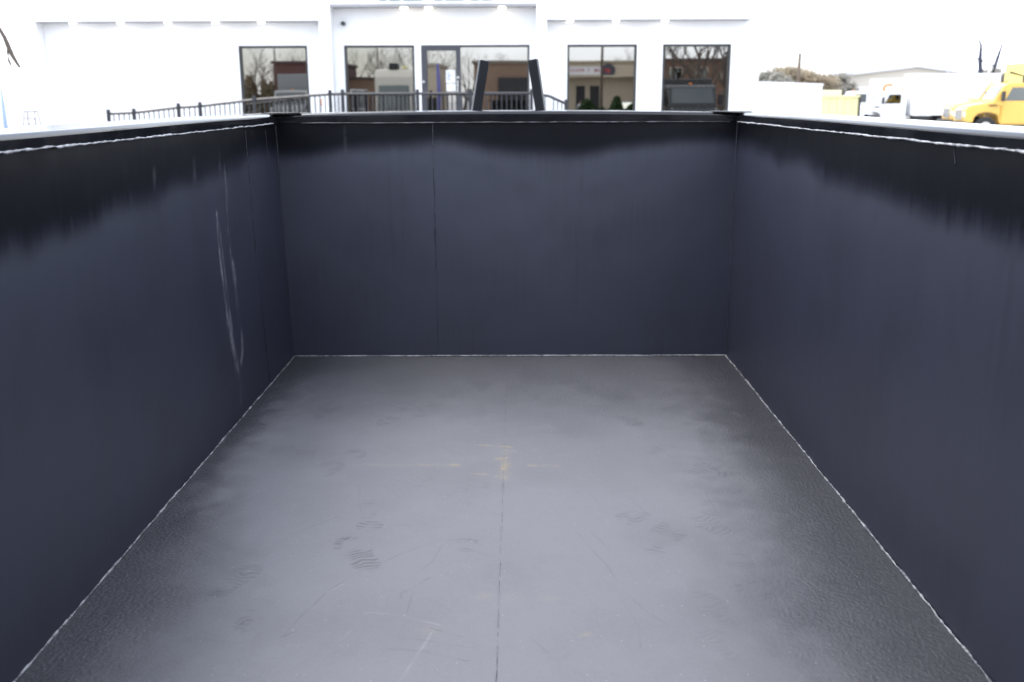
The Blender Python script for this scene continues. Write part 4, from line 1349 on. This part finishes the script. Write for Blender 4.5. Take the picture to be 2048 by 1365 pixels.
upole(545, 40, -24, .06, 'utility pole mirrored in the leftmost office window', True, True)
upole(752, 40, -30, .06, 'utility pole mirrored in the window left of the door', True, True)
upole(1206, 30, -24, .12, 'utility pole mirrored before the stone shop', True, True)
for k, (px, Y, h, sd_, lb) in enumerate(((500, -46, 8.5, 61, 'bare tree mirrored left in the leftmost office window'), (590, -50, 8.0, 62, 'bare tree mirrored behind the dark red building'),
                                     (705, -48, 9.0, 63, 'bare tree mirrored left of the white motorhome'), (770, -46, 8.5, 64, 'bare tree mirrored above the white motorhome'),
                                     (822, -48, 8.5, 65, 'bare tree mirrored right of the white motorhome'), (868, -42, 8.5, 66, 'bare tree mirrored in the office door'),
                                     (930, -46, 7.5, 67, 'bare tree mirrored beside the plain brick building'), (1000, -60, 8.5, 68, 'bare tree mirrored above the plain brick building'),
                                     (1240, -66, 8.5, 69, 'bare tree mirrored above the stone shop'), (1345, -30, 11, 70, 'bare tree mirrored left in the rightmost window'),
                                     (1395, -34, 12, 71, 'bare tree mirrored in the middle of the rightmost window'), (1445, -30, 11.5, 72, 'bare tree mirrored right in the rightmost window'),
                                     (655, -52, 8, 73, 'bare tree mirrored between the two left windows'), (525, -38, 6.5, 74, 'slender bare tree mirrored beside the rust brown shrubs'), (1420, -20, 9, 75, 'nearest bare tree mirrored in the rightmost window'))):
    p = mpos(px, Y)
    tree('bare_tree', lb, p, h, sd_, depth=5, group='street trees', bark=M_barkb, wide=.6, trunk_frac=.25)
# hedge and rusty shrubs across the street
def shrub(label, c, rx, ry, h, n, mat, seed, ls=.12):
    t = thing('hedge', label, 'hedge', c)
    rr = random.Random(seed)
    st = MB()
    for k in range(9):
        x = rr.uniform(-.6, .6)*rx
        st.tube([(x, 0, -.05), (x+rr.uniform(-.2, .2), rr.uniform(-.2, .2), h*.7)], [.03, .012], 4)
    st.build('stems', M_bark, t)
    vs, fs = [], []
    for i in range(n):
        a, b = rr.uniform(-1, 1), rr.uniform(-1, 1)
        hh_ = h*(1-.45*a*a)*(.85+.25*math.sin(a*7+seed))
        c_ = Vector((a*rx, b*ry, hh_*math.sqrt(rr.random())))
        u = Vector((rr.uniform(-1, 1), rr.uniform(-1, 1), rr.uniform(-1, 1))).normalized()
        v = u.orthogonal().normalized()
        s_ = ls*rr.uniform(.6, 1.3)
        b_ = len(vs)
        vs += [c_-u*s_, c_+v*s_*.6, c_+u*s_, c_-v*s_*.6]
        fs.append((b_, b_+1, b_+2, b_+3))
    mesh_obj('foliage', vs, fs, mat, t)
hz_ = mir(1160, 204, -20).z
shrub('low green hedge mirrored before the stone shop', mpos(1170, -20), 2.2, .7, hz_, 5000, M_hedge, 1)
shrub('taller green hedge mirrored right of the stone shop doors', mpos(1235, -20), 1.3, .8, mir(1235, 198, -20).z, 4500, M_hedge, 2)
shrub('rust brown shrub mirrored left in the leftmost office window', mpos(510, -24), 1.6, .8, mir(510, 158, -24).z, 4500, M_leafa, 3)
shrub('second rust brown shrub mirrored beside the grey truck', mpos(536, -24), .7, .6, mir(536, 160, -24).z, 2500, M_leafa, 4)
# banner pole seen in the door glass
bp = mpos(874, -16)
bt = thing('feather_banner', 'slim violet feather banner mirrored in the office door', 'banner', bp)
bh = mir(874, 128, -16).z
MB().tube([(0, 0, 0), (0, 0, bh)], [.03, .015], 8).build('pole', M_greyp, bt)
M_violet = plain('violet_cloth', (0.20, 0.20, 0.50), .8)
vs = []
for i in range(13):
    z = .5+(bh-.5)*i/12
    wd = .24*math.sin(math.pi*(.15+.8*(1-i/12)))**.5
    vs += [(.02, .02, z), (.02+wd*.5, .03+.04*math.sin(i), z), (.02+wd, .02, z)]
mesh_obj('flag', vs, [(i*3+j, i*3+j+1, i*3+j+4, i*3+j+3) for i in range(12) for j in (0, 1)], M_violet, bt, smooth=True)

# person standing in the shop doorway, seen only mirrored
M_skin = plain('skin', (0.40, 0.25, 0.18), .6)
M_shirt = plain('pale_shirt', (0.62, 0.64, 0.68), .8)
M_trous = plain('red_trousers', (0.36, 0.07, 0.06), .8)
M_hair = plain('dark_hair', (0.03, 0.025, 0.02), .7)
pp = mpos(1160, -42.4)
per = thing('person', 'person in pale shirt and red trousers mirrored standing at the shop doorway', 'person', pp, 0)
J = {'pel': (0, 0, .98, .15, .11), 'wai': (0, .01, 1.12, .135, .10), 'che': (0, .01, 1.34, .17, .115), 'nek': (0, .0, 1.49, .06, .06),
     'hd0': (0, .02, 1.58, .075, .085), 'hd1': (0, .02, 1.68, .085, .10), 'hd2': (0, .01, 1.76, .055, .065),
     'hl': (-.09, 0, .93, .095, .1), 'kl': (-.11, .02, .50, .06, .06), 'al': (-.12, -.02, .09, .042, .042), 'tl': (-.13, .13, .04, .04, .03),
     'hr': (.09, 0, .93, .095, .1), 'kr': (.11, .03, .50, .06, .06), 'ar': (.12, 0, .09, .042, .042), 'tr': (.13, .15, .04, .04, .03),
     'sl': (-.19, 0, 1.42, .06, .06), 'el': (-.26, -.02, 1.14, .045, .045), 'wl': (-.25, .08, .90, .032, .032), 'fl': (-.25, .11, .80, .035, .02),
     'sr': (.19, 0, 1.42, .06, .06), 'er': (.25, -.02, 1.14, .045, .045), 'wr': (.20, .14, .96, .032, .032), 'fr': (.17, .20, .88, .035, .02)}
E = [('pel', 'wai'), ('wai', 'che'), ('che', 'nek'), ('nek', 'hd0'), ('hd0', 'hd1'), ('hd1', 'hd2'), ('pel', 'hl'), ('hl', 'kl'), ('kl', 'al'), ('al', 'tl'),
     ('pel', 'hr'), ('hr', 'kr'), ('kr', 'ar'), ('ar', 'tr'), ('che', 'sl'), ('sl', 'el'), ('el', 'wl'), ('wl', 'fl'), ('che', 'sr'), ('sr', 'er'), ('er', 'wr'), ('wr', 'fr')]
names = list(J)
me = bpy.data.meshes.new('body')
me.from_pydata([J[n][:3] for n in names], [(names.index(a), names.index(b)) for a, b in E], [])
body = bpy.data.objects.new('body', me)
link(body, per)
bm = bmesh.new()
bm.from_mesh(me)
sk = bm.verts.layers.skin.verify()
for v, n in zip(bm.verts, names):
    v[sk].radius = J[n][3:]
    v[sk].use_root = (n == 'pel')
bm.to_mesh(me)
bm.free()
body.modifiers.new('skin', 'SKIN').use_smooth_shade = True
body.modifiers.new('sub', 'SUBSURF').render_levels = 2
def cloth_mat():
    m, t, b = nodes_of('dressed_body')
    sx = N(t, 'ShaderNodeSeparateXYZ')
    t.links.new(N(t, 'ShaderNodeTexCoord').outputs['Object'], sx.inputs[0])
    z = sx.outputs['Z']
    c = mixrgb(t, math_(t, 'GREATER_THAN', z, .98), (0.36, 0.07, 0.06), (0.62, 0.64, 0.68))
    c = mixrgb(t, math_(t, 'GREATER_THAN', z, 1.50), c, (0.40, 0.25, 0.18))
    c = mixrgb(t, math_(t, 'LESS_THAN', z, .09), c, (0.03, 0.03, 0.03))
    t.links.new(c, b.inputs['Base Color'])
    b.inputs['Roughness'].default_value = .8
    return m
me.materials.append(cloth_mat())
bm = bmesh.new()
bmesh.ops.create_icosphere(bm, subdivisions=2, radius=.115)
for v in bm.verts:
    v.co = Vector((v.co.x*.9, v.co.y*1.0-.015, max(v.co.z, -.03)+1.72))
MB().bm(bm).build('hair', M_hair, per, smooth=True)
